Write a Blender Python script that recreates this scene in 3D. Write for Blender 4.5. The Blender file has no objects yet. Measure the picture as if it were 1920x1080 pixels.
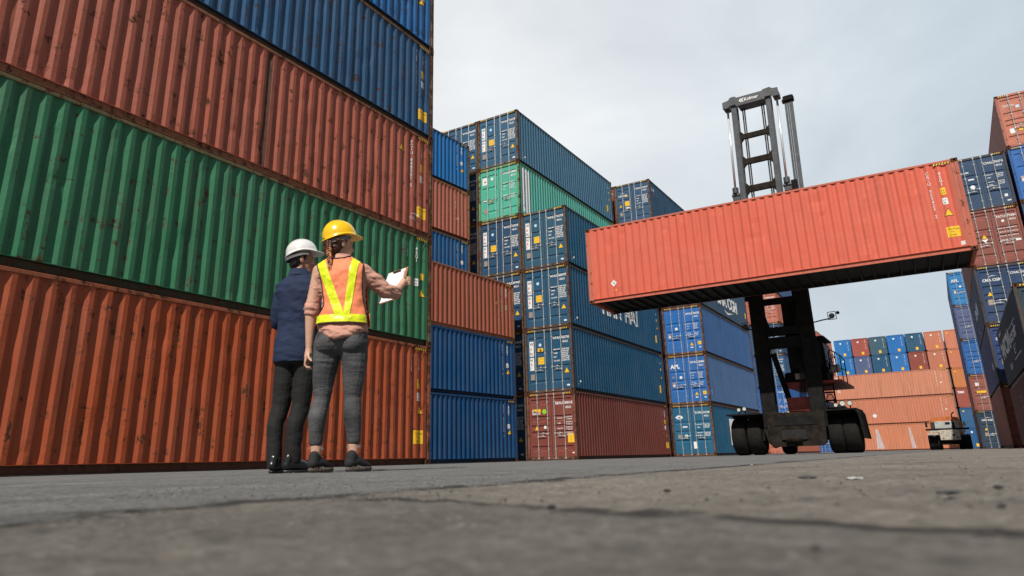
import bpy, bmesh, math, random
import numpy as np
from mathutils import Vector, Matrix, Euler
random.seed(7)
R_ = math.radians
scene = bpy.context.scene
col = bpy.data.collections.new("yard"); scene.collection.children.link(col)

# ------------------------------------------------------------------ materials
MATS = {}
def nodes_of(name):
    m = bpy.data.materials.new(name); m.use_nodes = True
    nt = m.node_tree; b = nt.nodes['Principled BSDF']
    MATS[name] = m
    return m, nt, b
def N(nt, typ, **kw):
    n = nt.nodes.new(typ)
    for k, v in kw.items():
        if k.startswith('i_'):
            key = k[2:]
            key = int(key) if key.isdigit() else key.replace('_', ' ')
            n.inputs[key].default_value = v
        else: setattr(n, k, v)
    return n
def ramp(nt, p0, p1, c0=(0,0,0,1), c1=(1,1,1,1)):
    r = nt.nodes.new('ShaderNodeValToRGB')
    r.color_ramp.elements[0].position = p0; r.color_ramp.elements[0].color = c0
    r.color_ramp.elements[1].position = p1; r.color_ramp.elements[1].color = c1
    return r
def mixc(nt, fac, a, b, blend='MIX'):
    n = nt.nodes.new('ShaderNodeMix'); n.data_type = 'RGBA'; n.blend_type = blend
    for sock, v in ((n.inputs[0], fac), (n.inputs[6], a), (n.inputs[7], b)):
        if hasattr(v, 'is_linked') or hasattr(v, 'links'): nt.links.new(v, sock)
        else: sock.default_value = v
    return n.outputs[2]
def math_(nt, op, a, b=None, c=None, clamp=False):
    n = nt.nodes.new('ShaderNodeMath'); n.operation = op; n.use_clamp = clamp
    for i, v in enumerate((a, b, c)):
        if v is None: continue
        if hasattr(v, 'links'): nt.links.new(v, n.inputs[i])
        else: n.inputs[i].default_value = v
    return n.outputs[0]

def paint_material(name, rust_bias=0.0, rough=.42, mixfix=None):
    """weathered steel paint; colour = Object Color, rust amount = Object Alpha"""
    m, nt, b = nodes_of(name); L = nt.links
    oi = N(nt, 'ShaderNodeObjectInfo'); tc = N(nt, 'ShaderNodeTexCoord')
    vm = N(nt, 'ShaderNodeVectorMath', operation='ADD')
    sc = N(nt, 'ShaderNodeMath', operation='MULTIPLY'); sc.inputs[1].default_value = 173.0
    L.new(oi.outputs['Random'], sc.inputs[0]); L.new(tc.outputs['Object'], vm.inputs[0]); L.new(sc.outputs[0], vm.inputs[1])
    base = oi.outputs['Color']
    if mixfix: base = mixc(nt, mixfix[0], base, mixfix[1])
    n1 = N(nt, 'ShaderNodeTexNoise', i_Scale=.7, i_Detail=5.0, i_Roughness=.6); L.new(vm.outputs[0], n1.inputs['Vector'])
    r1 = ramp(nt, .35, .7); L.new(n1.outputs['Fac'], r1.inputs[0])
    faded = mixc(nt, .35, base, (.42, .40, .38, 1))
    f1 = math_(nt, 'MULTIPLY', r1.outputs[0], .16)
    c1 = mixc(nt, f1, base, faded)
    # vertical dirt streaks
    mp = N(nt, 'ShaderNodeMapping'); mp.inputs['Scale'].default_value = (7, 7, .32); L.new(vm.outputs[0], mp.inputs[0])
    n2 = N(nt, 'ShaderNodeTexNoise', i_Scale=1.0, i_Detail=6.0, i_Roughness=.65); L.new(mp.outputs[0], n2.inputs['Vector'])
    r2 = ramp(nt, .46, .68); L.new(n2.outputs['Fac'], r2.inputs[0])
    dirt = mixc(nt, .62, c1, (.035, .030, .026, 1))
    n7 = N(nt, 'ShaderNodeTexNoise', i_Scale=.55, i_Detail=4.0, i_Roughness=.55); L.new(vm.outputs[0], n7.inputs['Vector'])
    r7 = ramp(nt, .35, .65, (.35, .35, .35, 1), (1, 1, 1, 1)); L.new(n7.outputs['Fac'], r7.inputs[0])
    c2 = mixc(nt, math_(nt, 'MULTIPLY', math_(nt, 'MULTIPLY', r2.outputs[0], r7.outputs[0]), math_(nt, 'ADD', .28, math_(nt, 'MULTIPLY', oi.outputs['Alpha'], .85)), clamp=True), c1, dirt)
    # horizontal scuffs from handling
    mp3 = N(nt, 'ShaderNodeMapping'); mp3.inputs['Scale'].default_value = (1.6, 1.6, 15); L.new(vm.outputs[0], mp3.inputs[0])
    n8 = N(nt, 'ShaderNodeTexNoise', i_Scale=1.0, i_Detail=7.0, i_Roughness=.62); L.new(mp3.outputs[0], n8.inputs['Vector'])
    r8 = ramp(nt, .655, .72); L.new(n8.outputs['Fac'], r8.inputs[0])
    c2 = mixc(nt, math_(nt, 'MULTIPLY', r8.outputs[0], math_(nt, 'MULTIPLY', oi.outputs['Alpha'], 1.0), clamp=True), c2, (.040, .030, .022, 1))
    # rust blotches and scratches
    n3 = N(nt, 'ShaderNodeTexNoise', i_Scale=4.6, i_Detail=10.0, i_Roughness=.74); L.new(vm.outputs[0], n3.inputs['Vector'])
    n4 = N(nt, 'ShaderNodeTexNoise', i_Scale=2.2, i_Detail=4.0, i_Roughness=.6)
    mp2 = N(nt, 'ShaderNodeMapping'); mp2.inputs['Scale'].default_value = (5, 5, .5); L.new(vm.outputs[0], mp2.inputs[0]); L.new(mp2.outputs[0], n4.inputs['Vector'])
    rsum = math_(nt, 'ADD', math_(nt, 'MULTIPLY', n3.outputs['Fac'], .72), math_(nt, 'MULTIPLY', n4.outputs['Fac'], .28))
    al = math_(nt, 'MULTIPLY', oi.outputs['Alpha'], .26)
    thr = math_(nt, 'SUBTRACT', .735 - rust_bias, al)
    rm = math_(nt, 'MULTIPLY', math_(nt, 'SUBTRACT', rsum, thr), 16.0, clamp=True)
    n5 = N(nt, 'ShaderNodeTexNoise', i_Scale=14.0, i_Detail=6.0); L.new(vm.outputs[0], n5.inputs['Vector'])
    rr = ramp(nt, .35, .7, (.040, .020, .012, 1), (.15, .060, .026, 1)); L.new(n5.outputs['Fac'], rr.inputs[0])
    c3 = mixc(nt, rm, c2, rr.outputs[0])
    L.new(c3, b.inputs['Base Color']); b.inputs['Specular IOR Level'].default_value = .28
    ro = math_(nt, 'ADD', math_(nt, 'MULTIPLY', rm, .35), math_(nt, 'ADD', rough, math_(nt, 'MULTIPLY', n2.outputs['Fac'], .22)))
    L.new(ro, b.inputs['Roughness'])
    bp = N(nt, 'ShaderNodeBump'); bp.inputs['Strength'].default_value = .55; bp.inputs['Distance'].default_value = .02
    n6 = N(nt, 'ShaderNodeTexNoise', i_Scale=2.6, i_Detail=5.0, i_Roughness=.55); L.new(vm.outputs[0], n6.inputs['Vector'])
    hsum = math_(nt, 'SUBTRACT', n6.outputs['Fac'], math_(nt, 'MULTIPLY', rm, .12))
    L.new(hsum, bp.inputs['Height']); L.new(bp.outputs[0], b.inputs['Normal'])
    return m
P_WALL = paint_material('weathered_container_paint')
P_POST = paint_material('rusted_frame_paint', rust_bias=.05, rough=.5)
P_CAST = paint_material('rusty_casting_steel', rust_bias=.16, rough=.6)

def plain(name, rgb, rough=.5, metal=0, var=.25, scale=8, bump=0.0, bscale=30, spec=.5, coat=0, stretch=None, emis=None):
    m, nt, b = nodes_of(name); L = nt.links
    tc = N(nt, 'ShaderNodeTexCoord'); v = tc.outputs['Object']
    if stretch:
        mp = N(nt, 'ShaderNodeMapping'); mp.inputs['Scale'].default_value = stretch; L.new(v, mp.inputs[0]); v = mp.outputs[0]
    n = N(nt, 'ShaderNodeTexNoise', i_Scale=float(scale), i_Detail=5.0, i_Roughness=.6); L.new(v, n.inputs['Vector'])
    lo = tuple(c*(1-var) for c in rgb)+(1,); hi = tuple(min(1, c*(1+var)) for c in rgb)+(1,)
    r = ramp(nt, .3, .7, lo, hi); L.new(n.outputs['Fac'], r.inputs[0]); L.new(r.outputs[0], b.inputs['Base Color'])
    b.inputs['Roughness'].default_value = rough; b.inputs['Metallic'].default_value = metal
    b.inputs['Specular IOR Level'].default_value = spec; b.inputs['Coat Weight'].default_value = coat
    if bump:
        n2 = N(nt, 'ShaderNodeTexNoise', i_Scale=float(bscale), i_Detail=4.0); L.new(v, n2.inputs['Vector'])
        bp = N(nt, 'ShaderNodeBump'); bp.inputs['Strength'].default_value = 1; bp.inputs['Distance'].default_value = bump
        L.new(n2.outputs['Fac'], bp.inputs['Height']); L.new(bp.outputs[0], b.inputs['Normal'])
    return m
WHITE = plain('marking_white', (.78, .78, .76), .5, var=.12, scale=14)
YELLOW = plain('marking_yellow', (.85, .50, .02), .5, var=.12, scale=12)
BLACK = plain('marking_black', (.012, .012, .013), .5, var=.2)
REDM = plain('marking_red', (.62, .05, .04), .5)
BLUEM = plain('marking_blue', (.03, .10, .32), .5)
TAN = plain('data_plate_tan', (.42, .33, .27), .45, metal=.3, var=.3, scale=30)
GREENM = plain('sticker_green', (.28, .62, .03), .5, var=.1)
PALEB = plain('sticker_pale_blue', (.45, .65, .80), .5, var=.1)
GALV = plain('galvanised_steel', (.52, .52, .50), .42, metal=.35, var=.3, scale=9, stretch=(1, 1, 1))
GASKET = plain('door_gasket_rubber', (.015, .015, .016), .7)
UNDER = plain('underside_and_shade_black', (.006, .0055, .005), .75, var=.4, scale=3)  # black for undersides; also paints shade into recesses and rail backs

# ------------------------------------------------------------------ mesh helpers
class MB:
    def __init__(s): s.v = []; s.f = []; s.m = []; s.mats = []; s.smooth = False
    def mi(s, mat):
        if mat not in s.mats: s.mats.append(mat)
        return s.mats.index(mat)
    def add(s, vs, fs, mat=None, M=None):
        o = len(s.v)
        if M is not None: vs = [tuple(M @ Vector(v)) for v in vs]
        s.v += [tuple(v) for v in vs]; k = s.mi(mat)
        for f in fs: s.f.append(tuple(i+o for i in f)); s.m.append(k)
        return s
    def box(s, x0, x1, y0, y1, z0, z1, mat=None, M=None, bev=0):
        if bev:
            b = bev; P = []
            def ring(z, e):
                return [(x0+e+b, y0+e, z), (x1-e-b, y0+e, z), (x1-e, y0+e+b, z), (x1-e, y1-e-b, z), (x1-e-b, y1-e, z), (x0+e+b, y1-e, z), (x0+e, y1-e-b, z), (x0+e, y0+e+b, z)]
            for z, e in ((z0, b), (z0+b, 0), (z1-b, 0), (z1, b)): P += ring(z, e)
            F = [tuple(range(7, -1, -1)), tuple(range(24, 32))]
            for k in range(3):
                for i in range(8): F.append((k*8+i, k*8+(i+1) % 8, (k+1)*8+(i+1) % 8, (k+1)*8+i))
            return s.add(P, F, mat, M)
        return s.add([(x0,y0,z0),(x1,y0,z0),(x1,y1,z0),(x0,y1,z0),(x0,y0,z1),(x1,y0,z1),(x1,y1,z1),(x0,y1,z1)],
                     [(0,3,2,1),(4,5,6,7),(0,1,5,4),(1,2,6,5),(2,3,7,6),(3,0,4,7)], mat, M)
    def cyl(s, p0, p1, r0, r1=None, n=10, mat=None, caps=True, M=None):
        r1 = r0 if r1 is None else r1
        p0 = Vector(p0); p1 = Vector(p1); d = (p1-p0)
        q = d.to_track_quat('Z', 'Y')
        vs = []
        for p, r in ((p0, r0), (p1, r1)):
            for i in range(n):
                a = 2*math.pi*i/n
                vs.append(p + q @ Vector((r*math.cos(a), r*math.sin(a), 0)))
        fs = [(i, (i+1) % n, n+(i+1) % n, n+i) for i in range(n)]
        if caps: fs += [tuple(range(n-1, -1, -1)), tuple(range(n, 2*n))]
        return s.add([tuple(v) for v in vs], fs, mat, M)
    def tube(s, pts, r, n=8, mat=None, caps=True):
        pts = [Vector(p) for p in pts]; rs = r if isinstance(r, (list, tuple)) else [r]*len(pts)
        vs = []; prev = None
        for i, p in enumerate(pts):
            d = (pts[min(i+1, len(pts)-1)] - pts[max(i-1, 0)]).normalized()
            if prev is None:
                a = Vector((0, 0, 1)) if abs(d.z) < .9 else Vector((1, 0, 0))
                u = d.cross(a).normalized()
            else: u = (prev - d*prev.dot(d)).normalized()
            prev = u; w = d.cross(u)
            for k in range(n):
                a = 2*math.pi*k/n; vs.append(tuple(p + u*rs[i]*math.cos(a) + w*rs[i]*math.sin(a)))
        fs = []
        for i in range(len(pts)-1):
            for k in range(n): fs.append((i*n+k, i*n+(k+1) % n, (i+1)*n+(k+1) % n, (i+1)*n+k))
        if caps: fs += [tuple(range(n-1, -1, -1)), tuple(range((len(pts)-1)*n, len(pts)*n))]
        return s.add(vs, fs, mat)
    def prism(s, poly, y0, y1, mat=None, M=None):
        """poly: (x,z) outline extruded along y"""
        n = len(poly)
        vs = [(x, y0, z) for x, z in poly] + [(x, y1, z) for x, z in poly]
        fs = [tuple(range(n)), tuple(range(2*n-1, n-1, -1))] + [(i, n+i, n+(i+1) % n, (i+1) % n) for i in range(n)]
        return s.add(vs, fs, mat, M)
    def mesh(s, name, default=None, smooth=None, fix=True):
        me = bpy.data.meshes.new(name); me.from_pydata(s.v, [], s.f)
        for mt in s.mats: me.materials.append(mt if mt is not None else default)
        me.polygons.foreach_set('material_index', s.m)
        if fix:
            bm = bmesh.new(); bm.from_mesh(me); bmesh.ops.recalc_face_normals(bm, faces=bm.faces); bm.to_mesh(me); bm.free()
        if smooth is None: smooth = s.smooth
        if smooth: me.polygons.foreach_set('use_smooth', [True]*len(me.polygons))
        me.update(); return me
def put(name, me, parent=None, loc=(0, 0, 0), color=None, rotz=None):
    o = bpy.data.objects.new(name, me); col.objects.link(o)
    o.location = loc
    if rotz is not None: o.rotation_euler = (0, 0, rotz)
    if parent is not None: o.parent = parent
    if color is not None: o.color = color
    return o
def thing(name, label, cat, loc=(0, 0, 0), rotz=0, group=None):
    o = bpy.data.objects.new(name, None); col.objects.link(o); o.empty_display_size = .3
    o.location = loc; o.rotation_euler = (0, 0, rotz); o['label'] = label; o['category'] = cat
    if group: o['group'] = group
    return o
def struct(o, kind='structure'): o['kind'] = kind; return o

# ------------------------------------------------------------------ text / decals
_fc = {}
def text_geo(s, size=1.0, cond=1.0, spacing=1.0, stack=False, lead=.95, bold=0.0):
    key = (s, size, cond, spacing, stack, lead, bold)
    if key in _fc: return _fc[key]
    cu = bpy.data.curves.new('t', 'FONT'); cu.body = '\n'.join(s) if stack else s
    cu.size = size; cu.resolution_u = 2; cu.space_character = spacing; cu.space_line = lead; cu.offset = bold*size
    if stack: cu.align_x = 'CENTER'
    o = bpy.data.objects.new('t', cu); scene.collection.objects.link(o)
    dg = bpy.context.evaluated_depsgraph_get(); dg.update()
    me = bpy.data.meshes.new_from_object(o.evaluated_get(dg))
    vs = [(v.co.x*cond, v.co.y) for v in me.vertices]; fs = [tuple(p.vertices) for p in me.polygons]
    bpy.data.objects.remove(o); bpy.data.curves.remove(cu); bpy.data.meshes.remove(me)
    _fc[key] = (vs, fs); return vs, fs
def decal_items(items):
    """items -> list of (verts2d, faces, mat, layer)"""
    out = []
    for it in items:
        k = it[0]
        if k == 'rect':
            _, x0, z0, x1, z1, m = it; out.append(([(x0, z0), (x1, z0), (x1, z1), (x0, z1)], [(0, 1, 2, 3)], m, 0))
        elif k == 'rect2':
            _, x0, z0, x1, z1, m = it; out.append(([(x0, z0), (x1, z0), (x1, z1), (x0, z1)], [(0, 1, 2, 3)], m, 1))
        elif k == 'poly':
            _, pts, m, ly = it; out.append((pts, [tuple(range(len(pts)))], m, ly))
        elif k == 'tri':
            _, cx, cz, w, m = it; h = w*.92
            out.append(([(cx-w*.56, cz-h*.54), (cx+w*.56, cz-h*.54), (cx, cz+h*.58)], [(0, 1, 2)], BLACK, 0))
            out.append(([(cx-w*.47, cz-h*.47), (cx+w*.47, cz-h*.47), (cx, cz+h*.46)], [(0, 1, 2)], m, 1))
        elif k == 'circ':
            _, cx, cz, r, m = it; n = 16
            out.append(([(cx+r*math.cos(2*math.pi*i/n), cz+r*math.sin(2*math.pi*i/n)) for i in range(n)], [tuple(range(n))], m, 0))
        elif k in ('text', 'vtext'):
            _, s, x, z, size, m = it[:6]; kw = it[6] if len(it) > 6 else {}
            vs, fs = text_geo(s, size, stack=(k == 'vtext'), **kw)
            out.append(([(x+a, z+b) for a, b in vs], fs, m, 2))
    return out
def decal_mesh(name, items, wrap=None, off=.004):
    """flat decal in local x (right), z (up), facing -y.  wrap=(period function, creases) bends it over corrugation"""
    me = bpy.data.meshes.new(name); bm = bmesh.new(); mats = []
    for vs, fs, m, ly in decal_items(items):
        if m not in mats: mats.append(m)
        k = mats.index(m); bv = [bm.verts.new((x, -(off+.0022*ly), z)) for x, z in vs]
        for f in fs:
            try: ff = bm.faces.new([bv[i] for i in f]); ff.material_index = k
            except ValueError: pass
    if wrap:
        fn, creases = wrap
        xs = [v.co.x for v in bm.verts]; lo, hi = min(xs), max(xs)
        for c in creases:
            if lo < c < hi:
                bmesh.ops.bisect_plane(bm, geom=bm.verts[:]+bm.edges[:]+bm.faces[:], plane_co=(c, 0, 0), plane_no=(1, 0, 0))
        for v in bm.verts: v.co.y += fn(v.co.x)
    for f in bm.faces:
        f.normal_update()
        if f.normal.y > 0: f.normal_flip()
    bm.to_mesh(me); bm.free()
    for m in mats: me.materials.append(m)
    return me

# ------------------------------------------------------------------ container meshes
LEN, WID, HC, STD = 12.192, 2.438, 2.896, 2.591
RIB = .278
def rib_creases():
    """u along wall (0 = centre); returns list of (u, depth)"""
    out = []; u0 = -LEN/2+.17; u1 = LEN/2-.17; n = int((u1-u0-.1)/RIB); s = u0 + ((u1-u0) - n*RIB)/2
    out.append((u0, 0.0))
    for i in range(n):
        a = s+i*RIB
        for du, d in ((.036, 0), (.104, .036), (.174, .036), (.242, 0)): out.append((a+du, d))
    out.append((u1, 0.0)); return out
RC = rib_creases(); RU = [a for a, b in RC]; RD = [b for a, b in RC]
def rib_depth(u): return float(np.interp(u, RU, RD))
MC = {}
def cached(key, fn):
    if key not in MC: MC[key] = fn()
    return MC[key]
def m_side_wall(H, seed=None):
    """wall in plane facing -y, u = x; outer plane y = 0"""
    z0, z1 = .155, H-.075
    nz = 16 if seed is not None else 1
    rnd = random.Random(seed); mb = MB()
    bumps = []
    if seed is not None:
        for _ in range(70): bumps.append((rnd.uniform(-6, 6), rnd.uniform(.2, H-.3), rnd.uniform(.06, .22), rnd.uniform(.08, .35), rnd.uniform(-.014, .022)))
    us = []
    if seed is not None:
        for (a, da), (b, db) in zip(RC[:-1], RC[1:]): us += [(a, da)]
        us.append(RC[-1])
    else: us = RC
    V = []
    for j in range(nz+1):
        z = z0+(z1-z0)*j/nz
        for u, d in us:
            y = d
            if seed is not None and 0 < j < nz:
                for bu, bz, ru, rz, a in bumps:
                    q = ((u-bu)/ru)**2+((z-bz)/rz)**2
                    if q < 4: y += a*math.exp(-q)
                if d < .01: y = max(y, d-.004)
            V.append((u, y, z))
    n = len(us); F = []
    for j in range(nz):
        for i in range(n-1): F.append((j*n+i, j*n+i+1, (j+1)*n+i+1, (j+1)*n+i))
    mb.add(V, F, P_WALL)
    # thin inner skin closes the wall
    mb.add([(u0x, .06, z) for u0x, z in ((RU[0], z0), (RU[-1], z0), (RU[-1], z1), (RU[0], z1))], [(0, 3, 2, 1)], P_WALL)
    # bottom lip under the ribs
    mb.box(RU[0], RU[-1], .0, .045, z0-.012, z0-.001, P_WALL)
    me = mb.mesh('side_wall', fix=False); return me
def m_end_wall(H):
    """blind end, u = x within the posts, faces -y"""
    z0, z1 = .15, H-.11; x1 = WID/2-.115; mb = MB(); V = []; per = .25; n = 8; s = -n*per/2
    pts = [(-x1, 0.0)]
    for i in range(n):
        for du, d in ((.02, 0), (.075, .04), (.155, .04), (.21, 0)): pts.append((s+i*per+du, d))
    pts.append((x1, 0.0))
    V = [(u, d, z0) for u, d in pts]+[(u, d, z1) for u, d in pts]; m = len(pts)
    mb.add(V, [(i, i+1, m+i+1, m+i) for i in range(m-1)], P_WALL)
    return mb.mesh('end_wall', fix=False)
SWAP = Matrix(((0, 1, 0, 0), (1, 0, 0, 0), (0, 0, 1, 0), (0, 0, 0, 1)))
def m_post(H, sw):
    mb = MB(); z0, z1 = .1185, H-.1185; M = SWAP if sw else None
    mb.box(.004, .108, .004, .108, z0, z1, P_POST, M, bev=.006)
    mb.box(.016, .070, .108, .172, z0, z1, P_POST, M)
    return mb.mesh('corner_post')
def m_casting(sw):
    mb = MB(); a, b, c = (.178, .162, .118) if sw else (.162, .178, .118)
    # body as recessed box on the two outer faces (x=0 and y=0) with oval apertures
    def face(w, h, M):
        n = 12; ov = [(w*.5+.032*math.cos(2*math.pi*i/n)*(1.0), h*.5+.042*math.sin(2*math.pi*i/n)) for i in range(n)]
        out = []
        for i in range(n):
            ang = 2*math.pi*(i)/n; cx, sz = math.cos(ang), math.sin(ang)
            t = min((w/2)/abs(cx) if abs(cx) > 1e-6 else 9, (h/2)/abs(sz) if abs(sz) > 1e-6 else 9)
            out.append((w/2+cx*t, h/2+sz*t))
        # add true corners by snapping
        vs = [(x, 0, z) for x, z in out]+[(x, 0, z) for x, z in ov]+[(x, .04, z) for x, z in ov]
        fs = [(i, (i+1) % n, n+(i+1) % n, n+i) for i in range(n)]+[(n+i, n+(i+1) % n, 2*n+(i+1) % n, 2*n+i) for i in range(n)]
        mb.add(vs, fs, P_CAST, M); mb.add([(x, .04, z) for x, z in ov], [tuple(range(n))], UNDER, M)  # black disc closes each aperture, painting the shade inside it
        for sx in (0, 1):
            for szz in (0, 1):
                cxr = w*sx; czr = h*szz
                near = sorted(range(n), key=lambda i: (out[i][0]-cxr)**2+(out[i][1]-czr)**2)[:2]
                mb.add([(cxr, 0, czr)]+[(out[i][0], 0, out[i][1]) for i in near], [(0, 1, 2)], P_CAST, M)
    face(a, c, Matrix.Identity(4))
    face(b, c, Matrix(((0, 1, 0, 0), (1, 0, 0, 0), (0, 0, 1, 0), (0, 0, 0, 1))))
    mb.add([(0,0,0),(a,0,0),(a,b,0),(0,b,0),(0,0,c),(a,0,c),(a,b,c),(0,b,c)], [(0,3,2,1),(4,5,6,7),(1,2,6,5),(2,3,7,6)], P_CAST)
    return mb.mesh('corner_casting', fix=False)
def m_top_rail():
    mb = MB(); mb.box(-LEN/2+.178, LEN/2-.178, .006, .066, -.078, -.012, P_POST, bev=.005); return mb.mesh('top_rail')
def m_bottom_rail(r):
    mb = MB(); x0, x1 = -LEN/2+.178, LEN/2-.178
    mb.box(x0, x1, r, r+.010, .020, .142, P_POST); mb.box(x0, x1, r-.024, r+.010, .012, .020, P_POST); mb.box(x0, x1, r+.0105, r+.019, .010, .142, UNDER)  # black strip behind the web paints the shade on its inner face
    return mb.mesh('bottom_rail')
def m_header(H):
    mb = MB(); x1 = WID/2-.162
    mb.box(-x1, x1, .012, .11, H-.125, H-.012, P_POST, bev=.006); return mb.mesh('header')
def m_sill():
    mb = MB(); x1 = WID/2-.162
    mb.box(-x1, x1, .012, .11, .014, .140, P_POST, bev=.006); return mb.mesh('sill')
def m_roof(H):
    mb = MB(); mb.box(-WID/2+.07, WID/2-.07, -LEN/2+.1, LEN/2-.1, H-.045, H-.02, P_WALL); return mb.mesh('roof')
def m_floor():
    mb = MB(); mb.box(-WID/2+.11, WID/2-.11, -LEN/2+.12, LEN/2-.12, .125, .15, UNDER)
    n = 30
    for i in range(n):
        y = -LEN/2+.45+i*(LEN-.9)/(n-1); mb.box(-WID/2+.11, WID/2-.11, y-.02, y+.02, .02, .125, UNDER)
    return mb.mesh('underframe')
DOORS = {
 'A': ([(.12, .05), (.375, .05), (.625, .05), (.87, .05)], .028),
 'B': ([(.10, .10), (.38, .10), (.515, .06), (.62, .07), (.87, .09)], .034),
 'C': ([(.34, .05), (.535, .05), (.73, .05)], .03),
}
def m_door(H, kind, side):
    """one leaf; side -1 left / +1 right (seen from outside), faces -y, outer face y=0"""
    xa, xb = (.012, WID/2-.118) if side > 0 else (-WID/2+.118, -.012)
    z0, z1 = .150, H-.135; gr, dep = DOORS[kind]; mb = MB()
    xs = [xa, xa+.085, xa+.11, xb-.11, xb-.085, xb]; xw = [0, 0, 1, 1, 0, 0]
    zs = [(z0, 0)]
    for fr, w in sorted(gr, reverse=True):
        c = z1-(z1-z0)*fr; h = w*(z1-z0)/2*1.0
        h = max(h*.9, .03)
        zs += [(c-h-.012, 0), (c-h+.018, 1), (c+h-.018, 1), (c+h+.012, 0)]
    zs.append((z1, 0)); V = []
    for z, k in zs:
        for x, w in zip(xs, xw): V.append((x, dep*k*w, z))
    n = 6; F = [(j*n+i, j*n+i+1, (j+1)*n+i+1, (j+1)*n+i) for j in range(len(zs)-1) for i in range(n-1)]
    mb.add(V, F, P_WALL)
    for a, b, c, d in ((xa-.011, xa, z0-.01, z1+.01), (xb, xb+.011, z0-.01, z1+.01), (xa, xb, z0-.01, z0), (xa, xb, z1, z1+.01)):
        mb.box(a, b, .004, .045, c, d, GASKET)
    mb.add([(xa, .045, z0), (xb, .045, z0), (xb, .045, z1), (xa, .045, z1)], [(0, 3, 2, 1)], GASKET)
    hx = xb+.012 if side > 0 else xa-.012
    for k in range(5):
        z = z0+.12+k*(z1-z0-.24)/4
        mb.box(min(hx, hx+.05*side), max(hx, hx+.05*side), -.022, .0, z-.03, z+.03, P_POST)
    return mb.mesh('door', fix=False)
def m_rod(H, x):
    mb = MB()
    mb.cyl((0, -.045, .05), (0, -.045, H-.045), .0175, n=8, mat=GALV)
    for z in (.09, H-.075):
        mb.box(-.035, .035, -.06, .01, z-.035, z+.035, GALV)
    for f in (.12, .38, .63, .90):
        z = .15+(H-.3)*f; mb.box(-.04, .04, -.034, .0, z-.022, z+.022, GALV)
    return mb.mesh('lock_rod')
def m_handle(sgn, tilt=.0):
    mb = MB()
    mb.tube([(0, -.062, 0), (sgn*.10, -.070, .012), (sgn*.24, -.066, .018+tilt*.4), (sgn*.40, -.06, tilt)], [.016, .013, .012, .011], 6, GALV)
    mb.box(-.03, .03, -.075, -.03, -.04, .04, GALV)
    mb.box(sgn*.24-.035, sgn*.24+.035, -.05, .0, -.03, .06, GALV)
    return mb.mesh('door_handle')
def m_hazard(w, z, M=None):
    n = int(w/.07); it = [('rect', 0, z-.03, w, z+.03, BLACK)]
    for i in range(n):
        a = i*w/n; it.append(('poly', [(a, z-.03), (a+.036, z-.03), (a+.062, z+.03), (a+.026, z+.03)], YELLOW, 1))
    return decal_mesh('height_stripe', it)

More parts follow.
